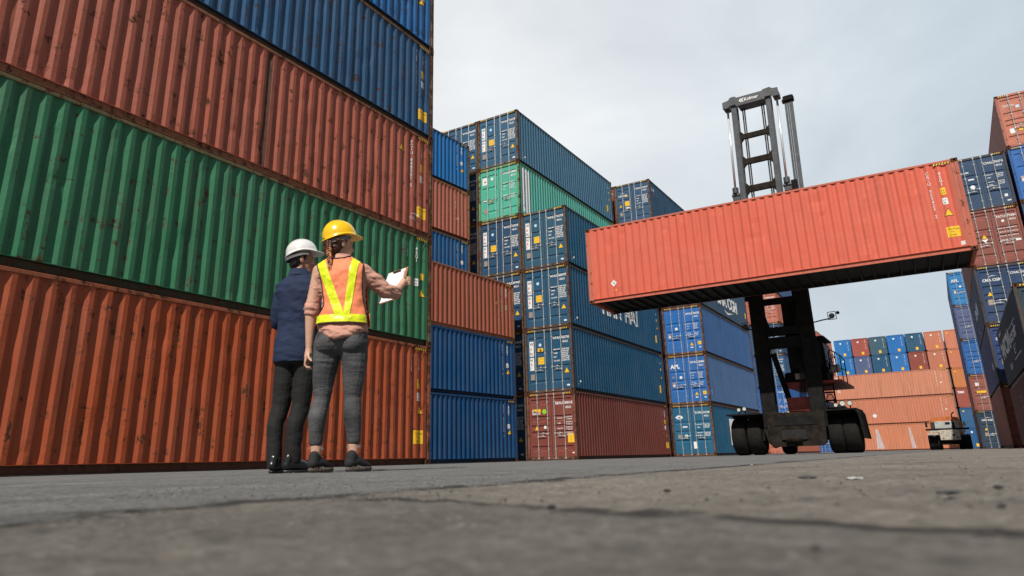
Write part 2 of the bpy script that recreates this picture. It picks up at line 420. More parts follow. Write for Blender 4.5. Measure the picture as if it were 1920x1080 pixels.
MY = {0: 0}
def container(label, corner, level, colr, yaw=0.0, H=HC, hz=None, frame=None, rust=.3, frust=.55, door='A', doors=True, sides='both',
              marks=(), dmarks=(), wmarks=(), lod=0, dents=None, group=None, z=None, hazard=True, anchor='rf', stickers=None, tilt=0, edmarks=(), rr=.085, scol=None):
    """corner: (x,y) world of the door-end/+x bottom corner ('rf'), or +x/+y corner ('rb'), or -x/-y corner ('lf')."""
    ox = {'rf': (-WID/2, LEN/2), 'rb': (-WID/2, -LEN/2), 'lf': (WID/2, LEN/2)}[anchor]
    c, s = math.cos(yaw), math.sin(yaw)
    cx = corner[0]+c*ox[0]-s*ox[1]; cy = corner[1]+s*ox[0]+c*ox[1]
    zz = (level-1)*(H+.003) if z is None else z
    root = thing('shipping_container', label, 'shipping container', (cx, cy, zz), yaw, group)
    if tilt: root.rotation_euler = (tilt, 0, yaw)
    body = tuple(colr)+(rust,)
    fr = tuple(frame if frame else [v*.8 for v in colr])+(frust,)
    fcast = tuple([v*.7+.012 for v in (frame if frame else colr)])+(.75,)
    nar = tuple(frame if frame else colr)+(max(0, frust-.25),)
    def P(name, me, loc=(0, 0, 0), rz=0, color=None, parent=root):
        o = put(name, me, parent, loc, color if color else body)
        if rz: o.rotation_euler = (0, 0, rz)
        return o
    # side walls: local mesh faces -y with x along; rotate so it faces +X (rz=+90) / -X (rz=-90)
    wx = WID/2-.012
    for sgn in (1, -1):
        if sides != 'both' and sgn != sides: 
            me = cached(('wall', H, None), lambda: m_side_wall(H))
        else:
            me = cached(('wall', H, dents), lambda: m_side_wall(H, dents))
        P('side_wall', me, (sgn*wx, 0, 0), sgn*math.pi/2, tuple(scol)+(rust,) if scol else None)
    P('roof', cached(('roof', H), lambda: m_roof(H)))
    P('underframe', cached('floor', m_floor))
    ew = cached(('end', H), lambda: m_end_wall(H))
    P('end_wall', ew, (0, LEN/2-.03, 0), math.pi)
    
    # posts and castings modelled for the (-x,-y) corner, mirrored by rotation
    k = 0
    for (sx, sy, rz) in ((-1, -1, 0), (1, -1, math.pi/2), (1, 1, math.pi), (-1, 1, -math.pi/2)):
        loc = (sx*WID/2, sy*LEN/2, 0)
        sw = abs(abs(rz)-math.pi/2) < .1
        pm = cached(('post', H, sw), lambda: m_post(H, sw)); cast = cached(('cast', sw), lambda: m_casting(sw))
        o = P('corner_post', pm, loc, rz, fr)
        if lod == 0:
            for zc in (0, H-.118):
                # top casting protrudes a little above the roof, bottom one below the rails
                P('corner_casting', cast, (0, 0, zc), 0, fcast, o)
    for sgn in (1, -1):
        P('top_rail', cached('trail', m_top_rail), (sgn*WID/2, 0, H), sgn*math.pi/2, nar)
        P('bottom_rail', cached(('brail', rr), lambda: m_bottom_rail(rr)), (sgn*WID/2, 0, 0), sgn*math.pi/2, nar if rr < .08 else tuple(v*.3 for v in nar[:3])+(nar[3],))  # deep-set rails: overhang shade painted in as a darker colour
    for ye, rz in ((-1, 0), (1, math.pi)):
        P('header', cached(('head', H), lambda: m_header(H)), (0, ye*LEN/2, 0), rz, nar)
        P('sill', cached('sill', m_sill), (0, ye*LEN/2, 0), rz, fr)
    if doors:
        yd = -LEN/2+.050
        for side in (-1, 1):
            d = P('door', cached(('door', H, door, side), lambda: m_door(H, door, side)), (0, yd, 0), 0, body)
            if lod < 2:
                for j, xr in enumerate((.185, .665) if side > 0 else (-.665, -.165)):
                    rod = P('lock_rod', cached(('rod', H), lambda: m_rod(H, 0)), (xr, 0, 0), 0, body, d)
                for j, (xr, sg, zz_) in enumerate(((.185, 1, 1.12), (.665, -1, 1.0)) if side > 0 else ((-.665, 1, 1.0), (-.165, -1, 1.12))):
                    P('door_handle', cached(('hnd', sg), lambda: m_handle(sg)), (xr, 0, zz_), 0, body, d)
    else:
        P('end_wall', ew, (0, -LEN/2+.03, 0), 0)
    if hazard and lod == 0:
        hm = cached(('haz', .42), lambda: m_hazard(.42, 0))
        for xx in (-WID/2+.18, WID/2-.60):
            P('height_stripe', hm, (xx, -LEN/2+.010, H-.065), 0)
        for sgn in (1, -1):
            if sgn == 1:
                P('height_stripe', cached(('haz2', .45), lambda: m_hazard(.45, 0)), (WID/2+.002, LEN/2-.66, H-.115), math.pi/2)
            else:
                P('height_stripe', cached(('haz2', .45), lambda: m_hazard(.45, 0)), (-WID/2-.002, -LEN/2+.66+.0, H-.115), -math.pi/2)
    wrapf = (rib_depth, RU)
    for nm, items in marks:     # on +X wall: local u -> +Y
        me = decal_mesh(nm, items, wrapf); P(nm, me, (wx, 0, 0), math.pi/2)
    for nm, items in wmarks:    # on -X wall
        me = decal_mesh(nm, items, (rib_depth, RU)); P(nm, me, (-wx, 0, 0), -math.pi/2)
    for nm, items in dmarks:    # on doors, outer face y=yd
        me = cached(('dm', nm, repr(items)), lambda: decal_mesh(nm, items)); P(nm, me, (0, -LEN/2+.050, 0))
    for nm, items in edmarks:   # on the blind front end
        me = cached(('em', nm, repr(items)), lambda: decal_mesh(nm, items)); P(nm, me, (0, -LEN/2+.030, 0))
    return root

# ------------------------------------------------------------------ what is written on the containers
HL = LEN/2
def side_marks(num, code='45G1', tri=None, plate=True, small=True, un=.76, uc=.48, ztop=2.52, lh=.105, big=None, box=True, platecol=YELLOW, H=HC, upl=.46):
    f = H/HC; out = []
    s = lh
    out.append(('serial_number', [('vtext', num, HL-un, ztop*f, s*1.25, WHITE, dict(cond=.80, lead=.80, bold=.012))]))
    out.append(('size_code', [('vtext', code, HL-uc, (ztop-.06)*f, s*1.25, WHITE, dict(cond=.80, lead=.80, bold=.012))]))
    it = []
    if small: it += [('rect', HL-uc-.07, 1.80*f, HL-uc+.07, 2.03*f, YELLOW), ('text', '9.6', HL-uc-.05, 1.92*f, .07, BLACK), ('text', '2.9', HL-uc-.05, 1.83*f, .07, BLACK)]
    if box: it += [('rect', HL-uc-.07, 1.50*f, HL-uc+.07, 1.70*f, WHITE), ('text', 'UIC', HL-uc-.05, 1.62*f, .055, BLACK), ('text', '45', HL-uc-.05, 1.53*f, .07, BLACK)]
    if it: out.append(('height_label', it))
    if tri: out.append(('warning_triangle', [('tri', HL-tri[0], tri[1]*f, .23, YELLOW)]))
    if plate: out.append(('caution_plate', [('rect', HL-upl-.17, .48*f, HL-upl+.17, .80*f, platecol), ('text', 'CAUTION', HL-upl-.13, .70*f, .062, BLACK), ('text', "9'6\"", HL-upl-.07, .61*f, .06, BLACK), ('text', 'HIGH', HL-upl-.09, .52*f, .062, BLACK)]))
    if big: out += big
    return out
def spec_lines(x, z, m=WHITE, n=4, s=.062, gap=.085, two=True):
    L1 = ['MAX.WT.', 'TARE', 'NET', 'CU.CAP.', 'GROSS']; L2 = ['32500 KGS', '71650 LBS', '3940 KGS', '8690 LBS', '28560 KGS', '76.3 CU.M']
    it = []
    for i in range(n): it.append(('text', L1[i % 5], x, z-i*gap*2, s*1.15, m, dict(bold=.03)))
    for i in range(n*2-1): it.append(('text', L2[i % 6], x+.40, z-i*gap, s*1.15, m, dict(bold=.03)))
    return it
def door_marks(own, num, chk, style='wh', colr=WHITE, H=HC):
    """right-leaf text; style picks what else is on the doors"""
    f = H/HC; o = []
    T = dict(bold=.02, cond=.95)
    o.append(('serial_number', [('text', own, .23, 2.36*f, .16, colr, T), ('text', num, .60, 2.36*f, .16, colr, T), ('rect', 1.055, 2.34*f, 1.063, 2.50*f, colr), ('text', chk, .99, 2.36*f, .16, colr, T), ('text', '45G1', .72, 2.17*f, .14, colr, T)]))
    if style == 'wh':
        o.append(('data_text', spec_lines(.25, 1.86*f, colr, 4, .075, .085)))
        o.append(('warning_triangle', [('tri', .88, .93*f, .25, YELLOW)]))
        o.append(('logo_strip', [('rect', -.99, 1.68*f, -.77, 2.36*f, WHITE), ('rect', -.99, 1.03*f, -.77, 1.62*f, WHITE)] +
                  [('text', ch, -.965, z*f, .20, mm, dict(cond=.85, bold=.012)) for ch, z, mm in (('W', 2.17, BLACK), ('A', 1.95, REDM), ('N', 1.73, BLACK), ('H', 1.44, BLACK), ('A', 1.25, REDM), ('I', 1.07, BLACK))]))
        o.append(('caution_plate', [('rect', -.55, 1.28*f, -.24, 1.60*f, YELLOW), ('text', 'CAUTION', -.52, 1.50*f, .055, TAN), ("text", "9'6\" HIGH", -.52, 1.38*f, .055, TAN)]))
        o.append(('round_sticker', [('circ', -.43, 2.17*f, .075, PALEB)]))
        o.append(('data_plate', [('rect', -.96, .60*f, -.76, .86*f, TAN)]))
        o.append(('white_label', [('rect', .86, .24*f, 1.0, .31*f, WHITE)]))
    elif style == 'apl':
        o.append(('data_text', spec_lines(.25, 1.78*f, colr, 3, .05, .075)+spec_lines(.25, 1.22*f, colr, 2, .05, .075)))
        o.append(('warning_triangle', [('tri', .45, .60*f, .22, YELLOW), ('rect', .37, .36*f, .52, .42*f, WHITE)]))
        o.append(('height_label', [('rect', .82, .52*f, 1.02, .72*f, YELLOW), ('text', '9.6', .85, .59*f, .08, BLACK), ('rect', .88, .34*f, 1.0, .40*f, WHITE)]))
        o.append(('data_plate', [('rect', -.94, 1.02*f, -.76, 1.32*f, TAN), ('rect2', -.91, 1.08*f, -.79, 1.18*f, WHITE)]))
        o.append(('round_sticker', [('circ', -.40, 1.58*f, .085, WHITE)]))
    elif style == 'cma':
        o.append(('data_text', spec_lines(.25, 1.86*f, colr, 4, .07, .085)))
        o.append(('logo', [('text', 'CMA CGM', -.98, 2.05*f, .15, WHITE, dict(cond=.82, bold=.03)), ('poly', [(-.86, 2.2*f), (-.68, 2.28*f), (-.52, 2.26*f), (-.68, 2.31*f)], WHITE, 1)]))
        o.append(('warning_triangle', [('tri', -.42, 2.10*f, .22, YELLOW), ('tri', -.86, 1.42*f, .2, YELLOW)]))
        o.append(('caution_plate', [('rect', -.56, 1.35*f, -.24, 1.68*f, YELLOW), ('rect', -.52, 1.18*f, -.26, 1.26*f, WHITE)]))
        o.append(('data_plate', [('rect', -.94, .72*f, -.76, .95*f, TAN)]))
    elif style == 'cma2':
        o.append(('data_text', spec_lines(.25, 1.75*f, colr, 2, .06, .08)+spec_lines(.25, 1.36*f, colr, 2, .06, .08)))
        o.append(('round_sticker', [('circ', -.43, 1.28*f, .105, WHITE), ('rect', -.56, 1.66*f, -.30, 1.73*f, WHITE)]))
        o.append(('white_label', [('rect', .80, .50*f, .93, .64*f, WHITE), ('rect', .86, .26*f, 1.02, .32*f, WHITE)]))
        o.append(('logo', [('text', 'CMA CGM', -.99, 2.05*f, .13, WHITE, dict(cond=.85, bold=.03))]))
    elif style == 'cma3':
        o.append(('logo', [('text', 'CMA CGM', -.95, 2.12*f, .19, WHITE, dict(cond=.9, bold=.03)), ('poly', [(-.75, 2.30*f), (-.52, 2.38*f), (-.32, 2.36*f), (-.52, 2.41*f)], WHITE, 1)]))
        o.append(('warning_triangle', [('tri', -.75, 1.50*f, .24, YELLOW)]))
        o.append(('data_plate', [('rect', -.90, .95*f, -.66, 1.22*f, TAN)]))
        o.append(('data_text', spec_lines(.25, 1.75*f, colr, 4, .06, .08)))
    elif style == 'china':
        o.append(('data_text', spec_lines(.25, 1.86*f, colr, 3, .06, .085)+spec_lines(.25, 1.2*f, colr, 2, .06, .085)))
        o.append(('logo_plate', [('rect', -.99, 2.02*f, -.66, 2.42*f, WHITE), ('poly', [(-.90, 2.16*f), (-.76, 2.16*f), (-.83, 2.30*f)], REDM, 1)]))
        o.append(('round_sticker', [('circ', -.40, 2.28*f, .08, WHITE)]))
        o.append(('warning_triangle', [('tri', -.46, 1.12*f, .22, YELLOW), ('rect', -.96, 1.12*f, -.74, 1.18*f, WHITE)]))
        o.append(('data_plate', [('rect', -.92, .45*f, -.74, .72*f, TAN)]))
    elif style == 'beacon':
        o.append(('data_text', [t for i in range(4) for t in (('text', 'MAX.GR. TARE'[i % 2*8:][:8], .30, (1.74-i*.22)*f, .07, colr, T), ('text', '32.500 KG', .72, (1.78-i*.22)*f, .075, colr, T), ('text', '71.650 LB', .72, (1.69-i*.22)*f, .075, colr, T))]))
        o.append(('logo', [('poly', [(-.95, 2.20*f), (-.52, 2.20*f), (-.52, 2.05*f), (-.80, 2.10*f)], YELLOW, 0), ('text', 'BEACON', -.95, 1.96*f, .125, WHITE, dict(cond=.8, bold=.03)), ('rect', -.95, 2.08*f, -.89, 2.16*f, WHITE)]))
        o.append(('round_sticker', [('circ', -.34, 2.08*f, .105, GREENM)]))
        o.append(('warning_triangle', [('tri', -.74, 1.38*f, .22, YELLOW)]))
        o.append(('seal_sticker', [('circ', -.32, 1.40*f, .07, WHITE)]))
        o.append(('caution_plate', [('rect', .78, .72*f, 1.08, 1.10*f, YELLOW), ('text', 'CAUTION', .81, 1.01*f, .055, TAN), ('text', '9\'6"', .89, .91*f, .055, TAN), ('text', 'HIGH', .87, .81*f, .055, TAN)]))
        o.append(('white_label', [('rect', .96, .27*f, 1.06, .32*f, WHITE)]))
    elif style == 'ecmu':
        o.append(('data_text', spec_lines(.25, 1.72*f, colr, 2, .07, .08)+spec_lines(.25, 1.26*f, colr, 2, .07, .08)))
        o.append(('logo', [('poly', [(-.98, 2.20*f), (-.80, 2.31*f), (-.60, 2.28*f), (-.50, 2.17*f), (-.66, 2.07*f), (-.84, 2.09*f)], WHITE, 0), ('poly', [(-.84, 2.17*f), (-.74, 2.22*f), (-.66, 2.17*f), (-.74, 2.12*f)], BLUEM, 1)]))
        o.append(('round_sticker', [('circ', -.40, 1.12*f, .095, WHITE), ('rect', -.58, 1.60*f, -.30, 1.68*f, WHITE)]))
        o.append(('data_plate', [('rect', -.90, 1.0*f, -.72, 1.22*f, TAN)]))
        o.append(('lock_box', [('rect', -.02, .42*f, .16, .80*f, WHITE)]))
    elif style == 'tex':
        o.append(('data_text', [t for i in range(4) for t in (('text', 'MAX.GR. TARE', .22, (1.78-i*.2)*f, .075, colr, T), ('text', '32500 KG', .68, (1.78-i*.2)*f, .075, colr, T))]))
        o.append(('warning_triangle', [('tri', -.44, 1.50*f, .24, YELLOW), ('poly', [(-.58, 1.36*f), (-.30, 1.36*f), (-.44, 1.18*f)], WHITE, 0)]))
        o.append(('round_sticker', [('circ', .46, 2.18*f, .065, WHITE)]))
        o.append(('white_label', [('rect', .80, 1.08*f, 1.02, 1.18*f, WHITE)]))
    elif style == 'hapag':
        o.append(('logo', [('text', 'TRITON', -.98, 2.20*f, .17, WHITE, dict(cond=.85))]))
        o.append(('round_sticker', [('circ', -.35, 2.14*f, .085, PALEB)]))
        o.append(('data_plate', [('rect', -.90, .74*f, -.68, 1.0*f, WHITE)]))
        o.append(('warning_triangle', [('tri', -.44, .92*f, .24, YELLOW)]))
        o.append(('data_text', spec_lines(.25, 1.75*f, colr, 4, .06, .08)))
    return o
NAVY = (.020, .062, .125); NAVYB = (.022, .075, .15); WHS = (.030, .105, .185)
GREYF = (.10, .09, .08); RUSTF = (.16, .085, .05)

# ---- left near column (five high), long side towards the lane
AX, AY = -11.152, 14.279
kw = dict(anchor='rb', rust=.70, frust=.9, door='A', sides=1)
container('rust orange container at ground level behind the two people', (AX, AY), 1, (.40, .078, .024), dents=11,
          marks=side_marks('TLLU 521655 5', tri=(.42, 1.30)), frame=(.34, .10, .045), **kw)
container('green scuffed container second from the ground behind the white and yellow helmets', (AX, AY), 2, (.034, .185, .088), dents=12,
          marks=side_marks('CLHU 906218 5', tri=(.40, 1.36), plate=False, small=False, uc=.62, un=1.0)+[('height_label', [('rect', HL-.47, 1.70, HL-.33, 1.88, YELLOW)])], frame=(.16, .13, .06), **kw)
container('faded salmon red container above the green one in the tall left stack', (AX, AY), 3, (.42, .115, .070), dents=13, rr=.045,
          marks=side_marks('FCIU 848261 5', tri=(1.32, 2.28), un=.90)+[('weld_seam', [('rect', .40, .17, .50, HC-.09, plain('rusty_seam', (.075, .030, .016), .7, var=.6, scale=6))]), ('logo', [('text', 'CARU', HL-.92, .36, .12, WHITE, dict(cond=.8)), ('poly', [(HL-.92, .5), (HL-.7, .58), (HL-.5, .50), (HL-.7, .54)], WHITE, 1)])], frame=(.30, .12, .06), **kw)
container('dull dirty blue container above the salmon red one in the tall left stack', (AX, AY), 4, (.030, .105, .225), dents=14,
          marks=side_marks('CLHU 969552 5', code='45G1'), frame=(.20, .12, .08), **kw)
container('bright blue container on top of the tall left stack, cut by the top edge', (AX, AY), 5, (.025, .145, .38), dents=15,
          marks=side_marks('CLHU 872140 5', tri=(.56, 1.42), plate=False), frame=(.20, .13, .09), **kw)

# ---- second block behind it: front row three high, back row six high, standard height
BX, BY, BYAW = -16.22, 26.875, -.0754
c_, s_ = math.cos(BYAW), math.sin(BYAW)
kw = dict(anchor='rb', H=STD, yaw=BYAW, rust=.3, frust=.6, sides=1)
sm = lambda n, **k: side_marks(n, H=STD, plate=False, small=False, un=.95, uc=.60, **k)
container('dark blue container on the ground just right of the tall left stack', (BX, BY), 1, (.008, .072, .20), marks=sm('APHU 451760 2', tri=(.55, 1.35)), **kw)
container('dark blue container second from the ground just right of the tall left stack', (BX, BY), 2, (.008, .076, .215), marks=sm('APHU 630214 9', tri=(.55, 1.30)), **kw)
container('terracotta container on top of two dark blue ones right of the tall left stack', (BX, BY), 3, (.40, .115, .065), rr=.045, marks=sm('TCNU 781544 1', tri=(1.32, 1.75))+[('height_label', [('rect', HL-.67, 1.35, HL-.53, 1.52, YELLOW)])], frame=(.36, .14, .07), **kw)
off = -WID-.13
BX2, BY2 = BX+c_*off, BY+s_*off
for k in (1, 2, 3):
    container('container low in the back row behind the dark blue and terracotta ones', (BX2, BY2), k, [(.02, .07, .2), (.3, .08, .05), (.03, .1, .25)][k-1], lod=2, group='containers low in the back row right of the tall left stack', **kw)
container('deep blue container between two red ones, right of the tall left stack', (BX2, BY2), 4, (.015, .110, .28), marks=sm('SEGU 433102 7'), frame=(.15, .10, .07), **kw)
container('coral red container between two blue ones, right of the tall left stack', (BX2, BY2), 5, (.46, .145, .095), marks=[('logo', [('vtext', 'TEX', HL-1.05, 1.95, .26, WHITE), ('text', 'gold', HL-1.1, .95, .14, WHITE)])], frame=(.36, .14, .07), **kw)
container('vivid blue container topping the narrow stack right of the tall left stack', (BX2, BY2), 6, (.020, .175, .47), marks=sm('CLHU 885320 6', tri=(.55, 1.2)), frame=(.12, .10, .08), **kw)

# ---- block with doors towards the camera
CX, CY, CYAW = -13.92, 27.973, .0086
kw = dict(yaw=CYAW, rust=.22, frust=.8)
WHK = dict(frame=(.085, .075, .065))
wside = lambda z=0: [('side_text', [('vtext', 'WHLU', HL-1.0, 2.42, .13, WHITE, dict(lead=.8)), ('text', '45G1', HL-.75, 2.3, .12, WHITE)]),
         ('height_label', [('rect', HL-.60, 1.92, HL-.46, 2.05, YELLOW), ('tri', HL-.53, 1.55, .2, YELLOW)]), ('caution_plate', [('rect', HL-.92, .62, HL-.66, 1.05, YELLOW)]),
         ('white_label', [('rect', -HL+.55, .62, -HL+.62, .68, WHITE), ('rect', -HL+.7, .42, -HL+.78, .5, WHITE), ('rect', -HL+.5, .30, -HL+.56, .36, WHITE)])]
def cpt(k): return (CX+math.cos(CYAW)*k, CY+math.sin(CYAW)*k)
p = cpt(0)
container('dark red container with a green round sticker on its doors, on the ground', p, 1, (.205, .050, .036), door='B', dmarks=door_marks('BEAU', '400014', '5', 'beacon'),
          marks=side_marks('BEAU 400014 5', tri=(.5, 1.2), un=.95, uc=.6), frame=(.22, .075, .05), **kw)
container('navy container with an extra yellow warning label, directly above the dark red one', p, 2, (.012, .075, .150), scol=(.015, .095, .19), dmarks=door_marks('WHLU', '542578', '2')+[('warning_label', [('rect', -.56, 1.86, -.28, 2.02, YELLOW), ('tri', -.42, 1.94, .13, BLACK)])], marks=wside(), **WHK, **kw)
big = [('big_lettering', [])]
def outline_text(s, x, z, size, cond=1.0):
    it = []
    for i, ch in enumerate(s):
        if ch == ' ': x += size*.35; continue
        m = REDM if ch == 'A' else BLUEM
        it.append(('text', ch, x-.03, z-.03, size*1.04, WHITE, dict(cond=cond, bold=.055)))
        it.append(('text', ch, x, z, size, m, dict(cond=cond, bold=-.012)))
        x += size*(.92 if ch == 'W' else .3 if ch == 'I' else .74)*cond
    return it
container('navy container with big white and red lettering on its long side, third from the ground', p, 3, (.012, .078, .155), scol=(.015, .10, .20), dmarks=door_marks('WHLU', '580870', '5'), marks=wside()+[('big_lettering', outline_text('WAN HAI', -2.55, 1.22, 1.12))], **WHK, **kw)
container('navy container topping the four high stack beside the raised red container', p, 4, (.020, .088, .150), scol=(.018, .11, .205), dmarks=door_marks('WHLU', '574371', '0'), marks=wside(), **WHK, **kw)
p = cpt(-WID-.03)
kd = dict(kw); nums = ['512207', '536094', '569940', '592026']
lab = ['navy container on the ground in the dark gap left of the dark red one', 'navy container second from the ground in the dark gap between two stacks', 'navy container third from the ground, half hidden behind the terracotta one', 'navy container with closed doors directly under the mint green one']
for k in range(4):
    container(lab[k], p, k+1, (.017, .066, .140), dmarks=door_marks('WHLU', nums[k], str(k+1)), **WHK, **kw)
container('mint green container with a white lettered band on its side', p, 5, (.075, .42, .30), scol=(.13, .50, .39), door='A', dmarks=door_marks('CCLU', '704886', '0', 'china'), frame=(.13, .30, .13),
          marks=[('logo_band', [('rect', -HL+.40, .30, -HL+1.06, 2.66, WHITE)]+[('text', ch, -HL+.50, 2.50-i*.165, .17, BLUEM if i else REDM, dict(bold=.05, cond=1.25)) for i, ch in enumerate('CHINASHIPPING')]),
                 ('white_label', [('circ', -HL+.5, .62, .05, WHITE)])], **kw)
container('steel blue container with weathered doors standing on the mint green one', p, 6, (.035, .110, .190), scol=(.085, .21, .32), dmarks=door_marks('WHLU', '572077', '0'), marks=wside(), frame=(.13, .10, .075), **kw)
p = cpt(-2*WID-.06)
for k in range(6):
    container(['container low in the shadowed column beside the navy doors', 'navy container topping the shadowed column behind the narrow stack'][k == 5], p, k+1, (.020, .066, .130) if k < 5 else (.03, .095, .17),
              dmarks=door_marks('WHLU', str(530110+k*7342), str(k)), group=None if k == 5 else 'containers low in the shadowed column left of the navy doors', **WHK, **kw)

# ---- next block further down the lane
FX, FY, FYAW = -11.69, 40.923, .0053
kw = dict(yaw=FYAW, rust=.3, frust=.85)
def fpt(k): return (FX+math.cos(FYAW)*k, FY+math.sin(FYAW)*k)
p = fpt(0)
container('teal blue container on the ground with a white lock box on its doors', p, 1, (.012, .110, .210), door='C', dmarks=door_marks('ECMU', '954296', '2', 'ecmu'), frame=(.15, .085, .055),
          marks=[('poster', [('rect', -2.45, .6, -1.2, 2.15, WHITE), ('text', 'CMA', -2.3, 1.5, .42, REDM), ('text', 'CGM', -2.3, .9, .42, REDM)])], **kw)
container('royal blue container with big white letters APL on its door, second from the ground', p, 2, (.020, .130, .40), scol=(.075, .165, .34), door='C', frame=(.17, .09, .055),
          dmarks=door_marks('APHU', '623888', '1', 'apl')+[('logo', [('text', 'APL', -.98, 2.12, .34, WHITE, dict(bold=.03)), ('text', 'EN', -.92, 1.58, .11, YELLOW)])], marks=[('white_label', [('rect', -HL+.5, .5, -HL+.56, .8, WHITE)])], **kw)
container('royal blue container third from the ground above the one lettered APL', p, 3, (.018, .135, .42), scol=(.05, .14, .34), door='C', frame=(.17, .09, .055), dmarks=door_marks('APHU', '670027', '6', 'apl'), **kw)
container('slate blue container with white lettering on its side, under the raised red container', p, 4, (.040, .085, .150), door='A', frame=(.13, .09, .07), dmarks=door_marks('CMAU', '418820', '3', 'cma2'),
          marks=[('big_lettering', [('text', 'CMA CGM', -2.2, .85, 1.15, WHITE, dict(bold=.02)), ('poly', [(-.6, .62), (.4, .36), (1.9, .66), (.4, .50)], WHITE, 1)]), ('height_label', [('rect', HL-.7, .9, HL-.5, 1.3, YELLOW)])], **kw)
p = fpt(-WID-.05)
for k in range(5):
    container('container hidden low in the column under the slate blue one', p, k+1, (.03, .08, .2), lod=2, group='containers low in the column behind the four high stack', **kw)
container('slate blue container with yellow door plates, above the left end of the raised red one', p, 6, (.030, .085, .165), door='A', frame=(.14, .12, .10), dmarks=door_marks('CMAU', '510365', '7', 'cma'),
          marks=[('logo', [('text', 'CMA', -HL+.35, 2.2, .3, WHITE), ('text', 'CGM', -HL+.5, 1.9, .22, REDM)])], **kw)
p = fpt(-2*WID-.07)
for k in range(6):
    container('red container of which only a rusty edge shows beside the slate blue doors' if k == 5 else 'container hidden low in the column beside the rusty red edge', p, k+1, (.32, .07, .04), lod=0 if k == 5 else 2,
              door='B', dmarks=door_marks('TGHU', '512014', '4', 'tex') if k == 5 else (), frame=(.26, .08, .05), group=None if k == 5 else 'containers low in the column behind the six high stack', **kw)

# ---- block behind the lift truck
GX, GY = -12.1, 67.3
gc = [(.45, .13, .08), (.02, .12, .38), (.03, .10, .22), (.03, .07, .14), (.48, .15, .10), (.04, .10, .22)]
gl = ['salmon container on the ground glimpsed under the lift truck', 'blue container second from the ground seen between the mast and the ladder side', 'navy container with bright lock rods seen through the lower mast window',
      'dark blue container seen as a strip through the mast slit', 'salmon container seen through the upper mast window', 'blue container whose side shows at the top of the mast window']
for k in range(6):
    container(gl[k], (GX, GY), k+1, gc[k], door='B' if k in (0, 4) else 'A', dmarks=door_marks('TGHU', str(650112+k*811), str(k), ['tex', 'apl', 'wh', 'cma2', 'hapag', 'cma'][k]), frame=[v*.8 for v in gc[k]], rust=.25, frust=.5)
for k in range(5):
    container('container in the column left of the ones seen through the mast', (GX-WID-.05, GY), k+1, [(.4, .1, .06), (.02, .1, .3), (.03, .08, .2), (.03, .07, .14), (.42, .12, .08)][k], lod=1, group='containers left of the ones seen through the mast')
for k in range(5):
    container('salmon container at the top of the far stack behind the cab' if k == 4 else 'salmon container just under the top of the far stack behind the cab' if k == 3 else 'container low in the far stack behind the cab', (-12.6, 93.4), k+1,
              (.50, .17, .11) if k > 1 else (.03, .1, .3), lod=1, rust=.1, frust=.3, group=None if k > 2 else 'containers low in the far stack behind the cab')

# ---- far cross row: three long sides, then the ends of the rows behind
HXR, HY = .41, 92.5
for k in range(3):
    col_ = [(.58, .215, .115), (.57, .205, .12), (.60, .24, .145)][k]
    mk = [('serial_number', [('vtext', 'HLXU 845102 3', HL-1.3, 2.6, .16, WHITE, dict(lead=.85))]), ('data_text', [('vtext', '45G1', HL-.8, 2.3, .16, WHITE), ('rect', HL-1.0, 1.3, HL-.85, 1.45, WHITE)]),
          ('big_lettering', [('vtext', 'HAPAG', -HL+.75, 2.45, .42, WHITE, dict(lead=.9, bold=.02))])]
    FADE = MATS.get('faded_white_streak') or plain('faded_white_streak', (.52, .42, .42), .6, var=.3, scale=3, stretch=(4, 4, .5))
    if k == 0: mk = [('faded_patch', [('poly', [(-2.2, 2.4), (-1.95, 2.4), (-1.5, .25), (-2.3, .25)], FADE, 0)]), ('faded_patch', [('poly', [(1.15, 2.5), (1.32, 2.5), (1.6, .25), (1.2, .25)], FADE, 0)]),
                     ('repair_patch', [('rect', 4.2, .5, 5.4, 1.15, plain('repair_patch_paint', (.30, .09, .06), .6))])]
    if k == 1: mk.append(('diamond_sign', [('poly', [(-2.0, 1.25), (-1.75, 1.0), (-2.0, .75), (-2.25, 1.0)], WHITE, 0)]))
    r = container(['long orange container on the ground in the far cross row with two pale streaks', 'long orange container with a white diamond sign, middle of the far cross row', 'long orange container topping the far cross row'][k],
              (0, 0), k+1, col_, yaw=0, lod=0, rust=.35, frust=.5, marks=mk, group='long orange containers across the far end', door='A')
    r.location = (HXR-LEN/2, HY+WID/2, r.location.z); r.rotation_euler = (0, 0, -math.pi/2)
PY = 124.8
em = lambda c=YELLOW, lo=1: [('serial_number', [('vtext', 'TEMU 81204', .80, 2.5, .2, WHITE, dict(lead=.8))]), ('round_sticker', [('circ', -.25, 2.3, .14, WHITE)]), ('height_label', [('rect', .1-.1*lo, .28, .45-.1*lo, .7, c)])]
PC = {(5, 0): (.50, .18, .11), (6, 0): (.55, .20, .12), (5, 1): (.28, .07, .05), (6, 1): (.03, .10, .18), (5, 2): (.03, .17, .46), (6, 2): (.02, .16, .46), (5, 3): (.02, .09, .18), (6, 3): (.05, .115, .165), (5, 4): (.09, .12, .24), (6, 4): (.36, .09, .07), (5, 5): (.015, .17, .46), (6, 5): (.02, .17, .47)}
NMC = {(5, 0): 'salmon', (6, 0): 'pale salmon', (5, 1): 'maroon', (6, 1): 'teal', (5, 2): 'blue', (6, 2): 'bright blue', (5, 3): 'petrol', (6, 3): 'grey teal', (5, 4): 'violet grey', (6, 4): 'brick red', (5, 5): 'azure', (6, 5): 'azure'}
ORD = ['first', 'second', 'third', 'fourth', 'fifth', 'sixth']
